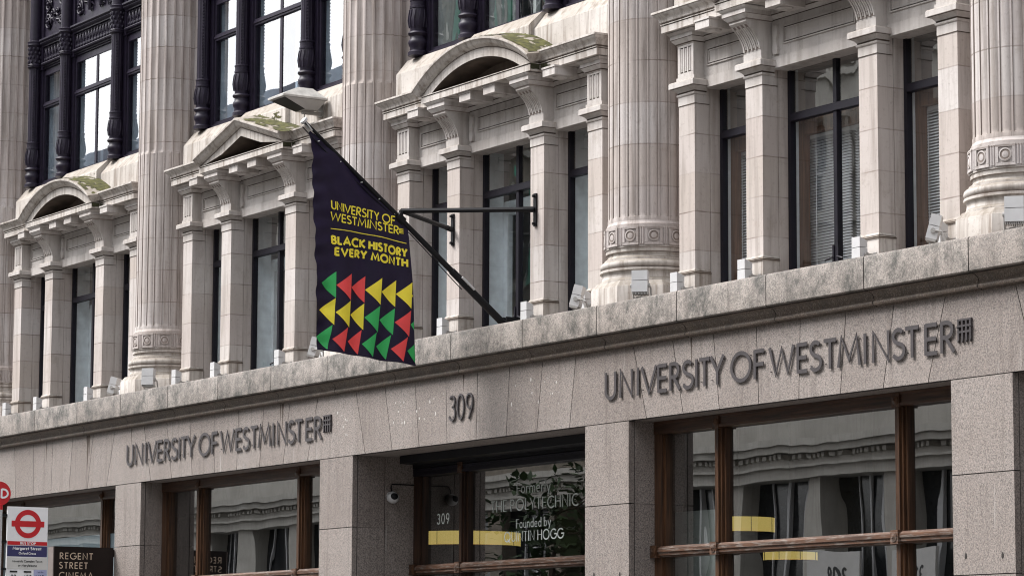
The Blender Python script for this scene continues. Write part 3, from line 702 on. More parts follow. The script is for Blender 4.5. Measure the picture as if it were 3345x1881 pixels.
# ---- stone-storey windows
def frame_bars(mb, x0, x1, z0, z1, y0, y1, t, zt=None, mull=0, zb=None):
    mb.box(x0, x0+t, y0, y1, z0, z1); mb.box(x1-t, x1, y0, y1, z0, z1)
    mb.box(x0+t, x1-t, y0, y1, z1-t*1.6, z1); mb.box(x0+t, x1-t, y0, y1, z0, z0+t)
    if zt:
        mb.box(x0+t, x1-t, y0-.012, y1, zt-.034, zt+.024); mb.box(x0+t, x1-t, y0+.004, y1, zt+.026, zt+.05)
    if mull:
        c = (x0+x1)/2; mb.box(c-mull, c+mull, y0+.002, y1-.002, z0+t, (zt-.036) if zt else z1-t*1.6)
        if zt: mb.box(c-mull, c+mull, y0+.002, y1-.002, zt+.052, z1-t*1.6)
def winmid(mb):
    frame_bars(mb, -.775, .775, 1.262, 3.60, .765, .835, .045, 3.02, .028)
    for s in (-1, 1): mb.box(s*.035-.012, s*.035+.012, .755, .764, 1.45, 1.62)      # lever handle plates
    for s in (-1, 1): mb.tube([(s*.035, .752, 1.50), (s*.11, .735, 1.48), (s*.14, .735, 1.47)], .010, 6)
def winside(mb): frame_bars(mb, -.435, .435, 1.262, 3.60, .765, .835, .045, 3.02)
def pane(x0, x1, z0, z1, y): return lambda mb: mb.add([(x0, y, z0), (x1, y, z0), (x1, y, z1), (x0, y, z1)], [(0, 1, 2, 3)])
def liner(w, zt, y):                           # the secondary lining behind the glass
    def f(mb):
        mb.box(-w-.02, -w+.11, y, y+.07, 1.17, zt); mb.box(w-.11, w+.02, y, y+.07, 1.17, zt); mb.box(-w+.11, w-.11, y, y+.07, zt-.12, zt)
        if w > .6 and y > 1: mb.box(-.03, .03, y+.005, y+.065, 1.17, zt-.12)
        mb.box(-w-.02, w+.02, y+.02, y+.05, zt+.001, zt+.05)
    return f
def jamb(w, y):
    def f(mb):
        mb.box(-w-.06, -w+.02, .838, y-.002, 1.17, 3.7); mb.box(w-.02, w+.06, .838, y-.002, 1.17, 3.7); mb.box(-w+.02, w-.02, .838, y-.002, 3.62, 3.7)
    return f
LINER = {(w, y): liner(w, 2.97 if y < 1 else 2.93, y) for w in (.775, .435) for y in (.892, 1.05)}
JAMB = {(w, y): jamb(w, y) for w in (.775, .435) for y in (.892, 1.05)}
PANES = {'a': pane(-.735, -.024, 1.30, 2.99, .80), 'b': pane(.024, .735, 1.30, 2.99, .80), 'c': pane(-.735, -.024, 3.065, 3.55, .795), 'd': pane(.024, .735, 3.065, 3.55, .795),
         'e': pane(-.395, .395, 1.30, 2.99, .80), 'f': pane(-.395, .395, 3.065, 3.55, .795)}
for k in range(4):
    for x, w in ((-1.525, .435), (0, .775), (1.525, .435)):
        lo = (XB[k]+x, 0, 0)
        wi = part('window', winmid if w > .6 else winside, 'frame', bld, lo, 'win%g' % w, 0)
        for q in ('abcd' if w > .6 else 'ef'): part('pane', PANES[q], 'gtrans' if q in 'cdf' else 'gwin', wi, lo, 'pane'+q, 0)
        yj = .892 if k == 3 else 1.05
        part('inner_jamb', JAMB[w, yj], 'jamb', wi, lo, 'jamb%g%g' % (w, yj), 0)
        part('inner_frame', LINER[w, yj], 'timber' if k == 3 else 'jamb', wi, lo, 'liner%g%d' % (w, k == 3), 0)

# ---- cast-iron window screens of the storey above
CXI = [-2.15, -.945, .945, 2.15]
def colonnette(mb):
    pr = [(.13, 4.955), (.13, 5.0), (.10, 5.02), (.098, 5.06), (.12, 5.09), (.128, 5.12), (.12, 5.15), (.10, 5.165), (.095, 5.2), (.12, 5.215), (.135, 5.235), (.12, 5.255), (.095, 5.265), (.098, 5.30), (.118, 5.36), (.122, 5.42), (.108, 5.50), (.098, 5.55),
          (.108, 5.555), (.108, 5.58), (.098, 5.585), (.098, 5.64), (.106, 5.645), (.106, 5.66), (.088, 5.67)]
    pr = [(.088+(q_-.088)*.78, z_) for q_, z_ in pr]
    mb.lathe(pr, 0, .65, 24)
    rings = []
    for z in (5.66, 6.865):
        rings.append([((.088-(.008 if j % 2 else 0))*math.sin(2*math.pi*j/28), .65-(.088-(.008 if j % 2 else 0))*math.cos(2*math.pi*j/28), z) for j in range(28)])
    mb.loft(rings)
    mb.lathe([(.088, 6.85), (.112, 6.862), (.118, 6.875), (.106, 6.888), (.118, 6.90), (.106, 6.915), (.100, 6.92), (.100, 7.19), (.108, 7.20), (.125, 7.22), (.118, 7.25), (.128, 7.27), (.105, 7.285), (.09, 7.29), (.09, 8.335)], 0, .65, 24)
    rnd = random.Random(3)
    for i in range(11):                        # acanthus leaves round the foot
        a = 2*math.pi*i/11
        mb.tube([(r*math.sin(a+t), .65-r*math.cos(a+t), z) for r, t, z in ((.104, 0, 5.31), (.116, .05, 5.40), (.110, .16, 5.48), (.104, .2, 5.54))], [.010, .013, .010, .005], 5)
    for i in range(10):
        for j in range(4):
            a = 2*math.pi*(i+.5*(j % 2))/10; z = 6.955+j*.068
            mb.ball((.10*math.sin(a), .65-.10*math.cos(a), z), .022, .022, .028, 6, 4)
    for z in [5.7+.045*i for i in range(24)]: # beaded edge strip
        mb.ball((.094, .60, z), .011, .011, .016, 5, 3)
def ironframe(mb):
    for x in CXI: mb.box(x-.15, x+.15, .725, .84, 4.965, 6.815); mb.box(x-.17, x+.17, .705, .83, 6.8165, 8.335)
    for a, b in ((-2.0, -1.095), (-.795, .795), (1.095, 2.0)):
        t = .04
        mb.box(a, a+t, .752, .83, 4.99, 6.80); mb.box(b-t, b, .752, .83, 4.99, 6.80); mb.box(a+t, b-t, .752, .83, 6.72, 6.80); mb.box(a+t, b-t, .752, .83, 4.99, 5.04)
        mb.box(a+t, b-t, .735, .828, 6.195, 6.225); mb.box(a+t, b-t, .722, .829, 6.2255, 6.252); mb.box(a+t, b-t, .74, .828, 6.2525, 6.285)
        mb.box(a+t, b-t, .70, .751, 4.965, 4.988)
        if b-a > 1.2: mb.box(-.033, .033, .757, .825, 5.04, 6.195); mb.box(-.033, .033, .757, .825, 6.285, 6.72)
def spandrel(mb):
    P = [(.84, 6.802), (.76, 6.802), (.76, 6.825), (.735, 6.83), (.735, 6.85), (.71, 6.855), (.71, 6.875), (.68, 6.88), (.67, 6.90), (.68, 6.915), (.725, 6.92), (.725, 7.165), (.69, 7.17), (.69, 7.19), (.665, 7.2), (.65, 7.225), (.66, 7.24), (.63, 7.26), (.63, 7.285), (.70, 7.30), (.735, 7.335), (.735, 8.335), (.84, 8.335)]
    for a, b in ((-1.975, -1.12), (-.77, .77), (1.12, 1.975)):
        mb.prism(P, 'x', a, b)
        n = int((b-a-.06)/.105); d = (b-a-.06)/n
        for i in range(n):                     # leaf-and-tongue frieze
            x = a+.03+d*(i+.5)
            mb.ball((x, .725, 7.075), .030, .022, .062, 8, 5)
            mb.tube([(x-.046, .722, 6.96), (x-.048, .712, 7.07), (x-.02, .712, 7.145), (x+.02, .712, 7.145), (x+.048, .712, 7.07), (x+.046, .722, 6.96)], .009, 5)
            for s in (-1, 1): mb.ball((x+s*.028, .72, 6.965), .02, .016, .026, 6, 4)
            mb.ball((x+d/2, .72, 6.955), .012, .016, .03, 6, 4)
        rnd = random.Random(5)
        def scroll(cx, cz, r0, turns, s, ph):
            pts = []
            for i in range(int(turns*14)+1):
                u = i/(turns*14); a2 = ph+s*u*turns*2*math.pi; r = r0*(1-.86*u)
                pts.append((cx+r*math.cos(a2), .722-.018*u, cz+r*math.sin(a2)))
            mb.tube(pts, [.020-.009*i/len(pts) for i in range(len(pts))], 6)
            mb.ball((cx, .705, cz), .03, .028, .03, 8, 5)
        w = b-a; c = (a+b)/2
        for sg in (-1, 1):
            e = c+sg*(w/2-.16)
            for cz in (7.55, 7.84, 8.13):
                scroll(e, cz, .12, 1.8, sg, math.pi/2); scroll(e-sg*.17, cz+.12, .07, 1.4, -sg, -1)
            if w > 1.2:
                for cz in (7.60, 7.9): scroll(c+sg*.22, cz, .10, 1.6, -sg, 0)
        for i in range(int(w*60)):             # leaves and figures filling the panel
            x = a+.08+rnd.random()*(w-.16); z = 7.42+rnd.random()*.85; an = rnd.random()*6.3
            l = .03+.05*rnd.random(); dx, dz = math.cos(an)*l, math.sin(an)*l
            mb.tube([(x-dx, .73, z-dz), (x, .708, z+.01), (x+dx, .73, z+dz)], [.004, .017, .004], 5)
        if w > 1.2:                            # pair of little standing supporters round a shield
            mb.ball((c, .70, 7.85), .11, .04, .16, 10, 7)
            for s in (-1, 1):
                mb.tube([(c+s*.2, .70, 7.45), (c+s*.19, .69, 7.62), (c+s*.17, .675, 7.8), (c+s*.17, .68, 7.92)], [.03, .045, .055, .03], 8); mb.ball((c+s*.17, .675, 7.98), .035, .035, .045, 8, 5)
IP = {}
for nm, a, b in (('l', -1.96, -1.135), ('m', -.755, -.033), ('n', .033, .755), ('r', 1.135, 1.96)):
    IP[nm+'0'] = pane(a, b, 5.04, 6.2, .768); IP[nm+'1'] = pane(a, b, 6.28, 6.72, .766)
def ironjamb(mb):
    for a, b in ((-2.0, -1.095), (-.795, .795), (1.095, 2.0)):
        mb.box(a-.06, a+.02, .845, 1.15, 4.97, 7.0); mb.box(b-.02, b+.06, .845, 1.15, 4.97, 7.0)
        mb.box(a+.14, a+.19, 1.10, 1.16, 4.97, 6.75); mb.box(a+.14, b-.1, 1.10, 1.16, 6.76, 6.81)
    mb.box(-.03, .03, 1.0, 1.06, 4.97, 6.75)
def upperpanel(mb):                            # attic panel that closes the screen above the picture
    mb.box(-2.32, 2.32, .74, .85, 8.337, 11.5); mb.box(-2.4, 2.4, .60, .739, 8.40, 8.6)
for k in range(4):
    lo = (XB[k], 0, 0)
    sc = part('iron_window_screen', ironframe, 'iron', bld, lo, 'ironf', 0)
    for x in CXI: part('colonnette', colonnette, 'iron', sc, (XB[k]+x, 0, 0), 'colon', 40)
    part('spandrel_panel', spandrel, 'iron', sc, lo, 'spand', 40)
    for q in IP: part('pane', IP[q], 'giron' if k < 2 else 'gtrans', sc, lo, 'ip%s%d' % (q, k < 2), 0)
    part('inner_frame', ironjamb, 'jamb', sc, lo, 'ijamb', 0); part('upper_panel', upperpanel, 'iron', sc, lo, 'upan', 0)

# ---- shop windows (oak frames) and the deeper entrance window
def shopframe(mb, x0, x1, y, zt=-.035, zb=-3.55, hh=.10):
    """outer frame of an oak window: two stiles and the bottom rail"""
    z0, z1 = zb, zt-hh
    mb.box(x0-.01, x0+.135, y, y+.12, z0, z1); mb.box(x1-.135, x1+.01, y, y+.12, z0, z1)
    mb.box(x0+.1351, x0+.165, y+.03, y+.119, z0, z1); mb.box(x1-.165, x1-.1351, y+.03, y+.119, z0, z1)
    mb.box(x0+.13, x1-.13, y+.004, y+.118, z0+.001, z0+.12)
def mullion(y, z0, z1):
    def f(mb):
        mb.box(-.058, .058, y+.012, y+.12, z0, z1); mb.box(-.028, .028, y-.012, y+.0121, z0, z1)
        mb.box(-.09, -.0579, y+.04, y+.119, z0, z1); mb.box(.0579, .09, y+.04, y+.119, z0, z1)
    return f
def shoprail(mb, x0, x1, y, zt=-.035, ztr=-1.37, zb=-3.55, hh=.10):
    mb.box(x0-.01, x1+.01, y-.01, y+.12, zt-hh+.002, .0 if zt > -.05 else zt); mb.box(x0+.1, x1-.1, y-.025, y-.0105, zt-hh+.002, zt-hh+.03)
    mb.box(x0+.1, x1-.1, y-.02, y-.0105, -.03 if zt > -.05 else zt-.03, -.004 if zt > -.05 else zt-.004)
def shoptransom(mb, x0, x1, y, ztr=-1.37):
    mb.prism([(y+.118, ztr+.056), (y-.01, ztr+.056), (y-.05, ztr+.03), (y-.05, ztr-.005), (y-.035, ztr-.012), (y-.035, ztr-.04), (y-.015, ztr-.045), (y-.015, ztr-.058), (y+.118, ztr-.058)], 'x', x0-.005, x1+.005)
def rosette(mb):
    mb.loft([[(-.055, -.065, -.065), (.055, -.065, -.065), (.055, -.065, .065), (-.055, -.065, .065)], [(-.055, .0, -.065), (.055, .0, -.065), (.055, .0, .065), (-.055, .0, .065)]])
    for r, d in ((.045, -.072), (.030, -.078), (.014, -.086)):
        mb.loft([[(rr*math.cos(2*math.pi*j/18), yy, rr*math.sin(2*math.pi*j/18)) for j in range(18)] for rr, yy in ((r, -.06), (r, d), (r*.7, d-.004))])
def shop(x0, x1, y, name, zt=-.035, hh=.10):
    w = part(name, lambda mb: shopframe(mb, x0, x1, y, zt, hh=hh), 'woodshade' if zt < -.05 else 'wood', bld, (0, 0, 0), name+str(x0), 0)  # entrance stiles take the oak with shade in its colour
    part('head_rail', lambda mb: shoprail(mb, x0, x1, y, zt, hh=hh), 'frame' if zt < -.05 else 'woodh', w, (0, 0, 0), 'hr'+str(x0), 0)
    part('transom', lambda mb: shoptransom(mb, x0, x1, y), 'woodw', w, (0, 0, 0), 'tr'+str(x0), 0)
    ms = [x0+1.13, x1-1.163]
    for c in ms: part('mullion', mullion(y, -3.43, zt-hh), 'woodshade' if zt < -.05 else 'wood', w, (c, 0, 0), 'mull%g' % y, 0)
    for c in [x0+.065]+ms+[x1-.065]: part('rosette', rosette, 'woodw' if c in ms else 'wood', w, (c, y, -1.37), 'ros%d' % (c in ms), 40)
    for c in ms: part('rosette', rosette, 'wood', w, (c, y+.035, zt-hh/2+.004), 'ros0', 40)
    e = [x0+.15]+[v for c in ms for v in (c-.08, c+.08)]+[x1-.15]
    for i in range(3):
        for z0, z1 in ((-1.315, zt-hh), (-3.53, -1.43)):
            part('pane', pane(e[2*i], e[2*i+1], z0, z1, y+.085), 'gshop', w, (0, 0, 0), 'sp%g%d%g' % (x0, i, z0), 0)
    def stall(mb): mb.box(x0-.01, x1+.01, y-.02, y+.3, -ZO, -3.552)
    part('stall_riser', stall, 'granite', w, (0, 0, 0), 'st%g' % x0, 0)
    return w
SH = [shop(x0, x1, .33, 'shop_window') for x0, x1 in (OPEN[0], OPEN[1], OPEN[3], OPEN[4])]
def film(mb): mb.add([(-11.85, .424, -1.31), (-7.0, .424, -1.31), (-7.0, .424, -.62), (-11.85, .424, -.62)], [(0, 1, 2, 3)])
part('window_film', film, 'film', SH[0], (0, 0, 0), 'film', 0)
def shutter(mb): mb.box(.28, 4.85, .50, .845, -.10, -.004); mb.box(.0, 5.13, .846, .95, -.13, -.002)
ent = shop(0, 5.13, .865, 'entrance_window', -.135, .095)
part('shutter_box', shutter, 'dark', ent, (0, 0, 0), 'shutbox', 0)
for st_, xa, xb, zz_, hh_, tt_, gg_ in (('Formerly', 2.25, 2.98, -.545, .125, .014, .15), ('THE POLYTECHNIC', 1.68, 3.56, -.742, .135, .016, .16), ('Founded by', 2.24, 2.99, -.948, .105, .014, .15), ('QUINTIN HOGG', 1.98, 3.25, -1.10, .115, .015, .15)):
    part('etched_line', lambda mb: text(mb, st_, xa, xb, zz_, hh_, tt_, lambda u, v, d: (u, .944-d, v), gg_, .022), 'etch', ent, key='etch'+st_, smooth=0)
def etched309(mb): text(mb, '309', .43, .72, -.825, .125, .016, lambda u, v, d: (u, .944-d, v), .2)
part('etched_number', etched309, 'etch', ent, (0, 0, 0), 'etch309', 0)

# ================================================================ THINGS ON THE BUILDING
# ---- raised metal lettering
LX = [5.599, 5.875, 6.205, 6.281, 6.576, 6.796, 7.02, 7.259, 7.327, 7.515, 7.862, 8.246, 8.505, 8.948, 9.149, 9.375, 9.585, 9.989, 10.107, 10.40, 10.600, 10.87, 11.098]
LW = [.215, .25, .045, .28, .17, .185, .20, .045, .175, .235, .345, .175, .40, .165, .19, .19, .35, .045, .26, .19, .19, .18, .19]
LS = 'UNIVERSITYOFWESTMINSTER'
def letters(dx, label):
    t = thing('wall_lettering', label, 'sign', (8.4+dx, -.04, .25), 'raised metal wall lettering')
    H = .288
    for ch, x, w in zip(LS, LX, LW):
        def f(mb, ch=ch, w=w):
            k = w/(G[ch][0]*H) if ch != 'I' else 1
            mp = lambda u, v, d: (u, -.022-d, v)
            glyph(mb, ch, 0, .25, H, k, .039, mp, .008)
            for u, v in ((.02, .30), (w-.02, .50)): mb.tube([(u, -.02, v), (u, .0, v)], .005, 6)
        part('letter', f, 'bronze', t, (x+dx, 0, 0), 'let%s%.3f' % (ch, w), 0)
    def logo(mb):                              # portcullis-like grid emblem
        mp = lambda u, v, d: (u, -.022-d, v)
        for i in range(4): ribbon(mb, [(.012+.055*i, .538), (.012+.055*i, .345 if i in (0, 3) else .335)], .020, mp, .02, 0)
        for j, z in enumerate((.530, .475, .42)): ribbon(mb, [(0, z), (.19, z)], .018, mp, .02, .0006)
        for i in range(4): ribbon(mb, [(.012+.055*i, .352), (.004+.055*i, .325)], .014, mp, .02, .0003)
        for u in (.01, .18): mb.tube([(u+.01, -.045, .46), (u+.01, 0, .46)], .006, 6)
    part('emblem', logo, 'bronze', t, (11.335+dx, 0, 0), 'logo', 0)
letters(-.06, 'dark metal UNIVERSITY OF WESTMINSTER lettering over the wide shop window with two yellow lamps')
letters(-12.063, 'dark metal UNIVERSITY OF WESTMINSTER lettering over the window beside the camera dome recess')
t = thing('house_number', 'dark metal number 309 fixed to the granite above the entrance', 'sign', (2.58, -.05, .25))
for ch, x, w in (('3', 2.30, .15), ('0', 2.475, .17), ('9', 2.675, .16)):
    def f(mb, ch=ch, w=w):
        glyph(mb, ch, 0, .25, .30, w/(G[ch][0]*.30), .021, lambda u, v, d: (u, -.022-d, v), .016)
        for u, v in ((.06, .30), (.10, .50)): mb.tube([(u+.02, -.02, v), (u+.02, 0, v)], .005, 6)
    part('numeral', f, 'bronze', t, (x, 0, 0), 'num'+ch, 0)

# ---- flagpole with its stays, and the flag
FX = 2.538
P0 = Vector((FX, .70, 1.30)); P1 = Vector((FX, -2.075, 3.515)); pd = (P1-P0)
t = thing('flagpole', 'black slanting flagpole rising from the ledge with two stays to the pilasters', 'flagpole', (FX, .7, 1.26))
part('pole', lambda mb: mb.tube([P0+pd*u for u in (0, .3, .302, .6, 1)], [.044, .042, .034, .028, .017], 12), 'dark', t)
part('foot_bracket', lambda mb: (mb.box(FX-.10, FX+.10, .60, .80, 1.258, 1.275), mb.box(FX-.055, FX-.04, .58, .78, 1.275, 1.48), mb.box(FX+.04, FX+.055, .58, .78, 1.275, 1.48)), 'dark', t, smooth=0)
def finial(mb):
    e = P1; mb.tube([e, e+pd.normalized()*.03], .045, 10); mb.tube([e+Vector((.03, 0, -.01)), e+Vector((.03, .08, -.10))], .008, 6); mb.tube([e+Vector((-.03, 0, -.01)), e+Vector((-.03, .08, -.10))], .008, 6)
part('finial', finial, 'white', t)
J = P0+pd*.545+Vector((0, .0, .10))
for x, yb in ((1.60, .446), (3.43, .446)):
    def stay(mb, x=x, yb=yb):
        a = J; b = Vector((x, yb-.03, 2.615)); d = (b-a)
        mb.tube([a, b], .028, 4)
        mb.tube([b-d.normalized()*.12, b], .034, 8)
    part('stay', stay, 'dark', t, key='stay%g' % x, smooth=0)
    def plate(mb, x=x): mb.box(x-.028, x+.028, .428, .4495, 2.42, 2.80); [mb.tube([(x, .40, z), (x, .43, z)], .016, 8) for z in (2.45, 2.77)]
    part('wall_plate', plate, 'dark', t, key='plate%g' % x, smooth=0)
part('pole_collar', lambda mb: (mb.tube([P0+pd*.535, P0+pd*.565], .05, 10), mb.tube([P0+pd*.55, J], .03, 8)), 'dark', t)
part('cleat', lambda mb: (mb.tube([P0+pd*.20+Vector((.05, 0, .02)), P0+pd*.26+Vector((.05, 0, .02))], .014, 6), mb.tube([P0+pd*.23, P0+pd*.23+Vector((.055, 0, .02))], .012, 6)), 'white', t)
part('halyard', lambda mb: mb.tube([P0+pd*u+Vector((.0, -.03, -.055-.02*math.sin(u*9))) for u in [.24+.76*i/24 for i in range(25)]], .006, 5), 'dark', t)

def wave(y, z):                                # sideways billow of the cloth
    s = (y+1.25)/.65; dn = (2.6-z)/1.7
    w = .030*math.sin(3.1*y+1.1*z)*max(0, dn)+.012*math.sin(9*y+2*z)*min(1, max(.1, dn+.3))
    e = max(0, (-1.62-y)/.3)
    w += e*(.020*math.sin(14*z+9*y)+.012*math.sin(31*z-6*y))
    w += .024*math.sin(15*y+.9*math.sin(2.2*z))*max(0, min(1, (2.55-z)/.9))
    w += .018*math.sin(20*(y*.8+z*.55))*max(0, min(1, (z-2.1)/.8))
    return w
ZT = lambda y: 3.425+(y+2.0)*(-.752)            # top edge follows the pole
def edgeL(z): return -1.895+(.10*((z-1.9)/1.5)*-1 if z > 1.9 else 0)-.0
def flag(mb):
    def yl(z): return -1.885-.115*max(0, (z-1.6)/1.8)**1.3-.012*math.sin(6*z)
    def yr(z): return -.585-.09*max(0, (z-1.2)/1.2)**1.4-.015*math.sin(5*z+1)
    ny, nz = 64, 90; vs = []; fs = []
    for j in range(nz+1):
        v = j/nz
        for i in range(ny+1):
            u = i/ny
            yb = -1.885+1.30*u; zb = .955-.10*u+.003*math.sin(18*u)
            # top point of this column on the sloping hoist
            yt = -2.0+1.27*u; zt = ZT(yt)+.012
            z = zb+(zt-zb)*v
            y = yl(z)+(yr(z)-yl(z))*u if False else yb+(yt-yb)*v**1.25
            vs.append((FX+wave(y, z), y, z))
    for j in range(nz):
        for i in range(ny):
            a = j*(ny+1)+i; fs.append((a, a+1, a+ny+2, a+ny+1))
    mb.add(vs, fs)
    mp = lambda d: (lambda u, v, e: (FX+wave(u, v)+.006+e+d, u, v))
    # lettering: each line slopes gently down along the cloth
    def line(s, y0, y1, za, zb, h, t, gap, ser=0):
        sl = (zb-za)/(y1-y0)
        f = lambda u, v, e: (FX+wave(u, v+sl*(u-y0))+.006+e, u, v+sl*(u-y0))
        text(mb, s, y0, y1, za, h, t, f, gap)
    mb.cur = 1
    line('UNIVERSITY OF', -1.737, -.90, 2.552, 2.440, .095, .0155, .12)
    line('WESTMINSTER', -1.735, -.845, 2.424, 2.333, .093, .0155, .12)
    for i in range(4): ribbon(mb, [(-.838+.015*i, 2.405-.002*i), (-.834+.015*i, 2.348-.003*i)], .006, mp(0), 0, 0)
    for z in (2.402, 2.383, 2.364): ribbon(mb, [(-.842, z), (-.788, z-.006)], .006, mp(.0005), 0, 0)
    ribbon(mb, [(-1.724+.98*i/12, 2.328-.025*(i/12)-.067*(i/12)**2) for i in range(13)], .009, mp(0), 0, 0)
    line('BLACK', -1.717, -1.275, 2.158, 2.146, .088, .025, .20)
    line('HISTORY', -1.225, -.738, 2.138, 2.080, .088, .025, .20)
    line('EVERY', -1.672, -1.25, 2.030, 2.022, .085, .025, .20)
    line('MONTH', -1.195, -.728, 2.012, 1.966, .085, .025, .20)
    cols = {'g': 2, 'r': 3, 'y': 1}
    for row, cl in enumerate(('grryyyy', 'yyyggrg', 'grrggrg')):
        for i, cc in enumerate(cl):
            yr_ = -1.651+.197*i-(.0, .012, .05)[row]; zt_ = 1.845-.0105*i-.305*row-(.004*i if row else 0); hh = .305 if row < 2 else .285
            lf = .20; tip = (yr_-lf, zt_-.145)
            A_ = Vector((yr_, zt_)); B_ = Vector((yr_-.010-(.045 if row == 2 else .010*row), zt_-hh)); T_ = Vector(tip)
            edge = lambda z: -.594-.15*max(0, (z-.855)/1.6)**1.25
            mb.cur = cols[cc]; n = 8; ring = []
            for a in range(n+1):
                u = a/n
                p = A_+(B_-A_)*u
                for b in range(n+1):
                    q = p+(T_-p)*(b/n)
                    ring.append(q)
            for a in range(n):
                for b in range(n):
                    qs = [ring[a*(n+1)+b], ring[a*(n+1)+b+1], ring[(a+1)*(n+1)+b+1], ring[(a+1)*(n+1)+b]]
                    if i == 6:
                        if all(q.x > edge(q.y) for q in qs): continue
                        qs = [Vector((min(q.x, edge(q.y)), q.y)) for q in qs]
                    mb.add([(FX+wave(q.x, q.y)+.006, q.x, q.y) for q in qs], [(0, 1, 2, 3)])
    mb.cur = 0
    hem = []                                   # bottom hem rod pocket
    mb.tube([(FX+wave(-1.885+1.3*i/20, .95), -1.885+1.30*i/20, .956-.10*i/20+.003*math.sin(18*i/20)) for i in range(21)], .012, 6)
fl = part('flag', flag, ['purple', 'yellow', 'green', 'red'], None, (FX, -1.25, 2.0), 'flag', 60) if False else None
mbf = MB(); flag(mbf); mef = mbf.mesh('flag', ['purple', 'yellow', 'green', 'red'], 60)
fl = link('flag', mef, (0, 0, ZO)); tag(fl, 'dark purple hanging flag with yellow lettering and green red and yellow triangles', 'flag')
def grommets(mb):
    for u in (.08, .3, .52, .70, .86, .97):
        y = -2.0+1.27*u; mb.tube([(FX-.010, y, ZT(y)-.04), (FX+.022, y, ZT(y)-.04)], .007, 8)
part('grommet', grommets, 'white', fl, (0, 0, 0), smooth=0)

# ---- white floodlights along the ledge
def upright(mb):
    fr = [(-.064, .255), (.064, .255)]
    mb.hexa([(-.066, .25, 1.265), (.066, .25, 1.265), (.066, .345, 1.265), (-.066, .345, 1.265), (-.062, .25, 1.432), (.062, .25, 1.432), (.062, .345, 1.432), (-.062, .345, 1.432)])
def uphead(mb): mb.hexa([(-.062, .25, 1.438), (.062, .25, 1.438), (.062, .345, 1.438), (-.062, .345, 1.438), (-.062, .25, 1.538), (.062, .25, 1.538), (.062, .345, 1.503), (-.062, .345, 1.503)])
def uparm(mb): mb.tube([(.068, .32, 1.365), (.09, .32, 1.365)], .022, 10); mb.box(.075, .087, .32, .43, 1.355, 1.375); mb.box(.06, .10, .42, .445, 1.34, 1.39); mb.box(-.03, .03, .28, .34, 1.257, 1.266)
BAY = ['under the far left curved pediment', 'under the triangular pediment behind the flag', 'under the middle curved pediment', 'below the window blinds']
PIL = ['first', 'second', 'third', 'fourth']
for k in range(4):
    for i, px in enumerate(PX):
        if k == 2 and i == 0: pass
        lo = (XB[k]+px+.03, 0, 0)
        t = thing('box_floodlight', 'upright white floodlight before the %s pilaster %s' % (PIL[i], BAY[k]), 'floodlight', (lo[0], .30, 1.256), 'white floodlights on the ledge')
        part('housing', upright, 'white', t, lo, 'fl_h', 0); part('hood', uphead, 'white', t, lo, 'fl_t', 0); part('bracket', uparm, 'grey', t, lo, 'fl_a', 0)
# tilting floodlights either side of each column base
def rot(p, yaw, tilt, o):
    p = Vector(p); p = Matrix.Rotation(tilt, 3, 'X') @ p; p = Matrix.Rotation(yaw, 3, 'Z') @ p; return tuple(p+Vector(o))
def tiltbox(mb, yaw, tilt, bits):
    o = (0, 0, 1.40)
    for b in bits:
        x0, x1, y0, y1, z0, z1 = b
        mb.hexa([rot(p, yaw, tilt, o) for p in ((x0, y0, z0), (x1, y0, z0), (x1, y1, z0), (x0, y1, z0), (x0, y0, z1), (x1, y0, z1), (x1, y1, z1), (x0, y1, z1))])
HOUS = [(-.085, .085, -.055, .05, -.075, .045)]; HOOD = [(-.085, .085, -.055, .045, .051, .155)]
FINS = [(-.078+.016*i, -.070+.016*i, -.05, .045, -.10, -.0755) for i in range(11)]
def yoke(mb, yaw):
    a = Matrix.Rotation(yaw, 3, 'Z'); o = Vector((0, 0, 1.40))
    for s in (-1, 1):
        q = [a @ Vector(p)+o for p in ((s*.095, 0, 0), (s*.095, .08, -.01), (s*.095, .12, -.12))]; mb.tube(q, .011, 6)
        mb.tube([a @ Vector((s*.086, 0, 0))+o, a @ Vector((s*.104, 0, 0))+o], .024, 10)
    mb.tube([a @ Vector((-.095, .12, -.12))+o, a @ Vector((.095, .12, -.12))+o], .012, 6); mb.box(-.05, .05, -.02, .08, 1.256, 1.285)
COLN = ['the far left edge', 'the first full column from the left', 'the column behind the flag', 'the column right of the flagpole', 'the column at the right edge']
for k in range(1, 5):
    for sg, yw, tl in ((-1, R(-45), R(-15)), (1, R(45), R(-4))):
        if k == 4 and sg > 0: pos = (XC[k]+.55, -.02, 0)
        else: pos = (XC[k]+sg*(.70 if sg > 0 else .66), -.03 if sg > 0 else .07, 0)
        lb = 'tilting white floodlight %s %s' % ('left of' if sg < 0 else 'in front of', COLN[k])
        t = thing('tilting_floodlight', lb, 'floodlight', (pos[0], pos[1], 1.256), 'white tilting floodlights at the columns')
        part('housing', lambda mb: tiltbox(mb, yw, tl, HOUS), 'white', t, pos, 'th%d' % sg, 0); part('hood', lambda mb: tiltbox(mb, yw, tl, HOOD), 'white', t, pos, 'td%d' % sg, 0)
        part('heat_sink', lambda mb: tiltbox(mb, yw, tl, FINS), 'grey', t, pos, 'tf%d' % sg, 0); part('yoke', lambda mb: yoke(mb, yw), 'grey', t, pos, 'ty%d' % sg, 30)

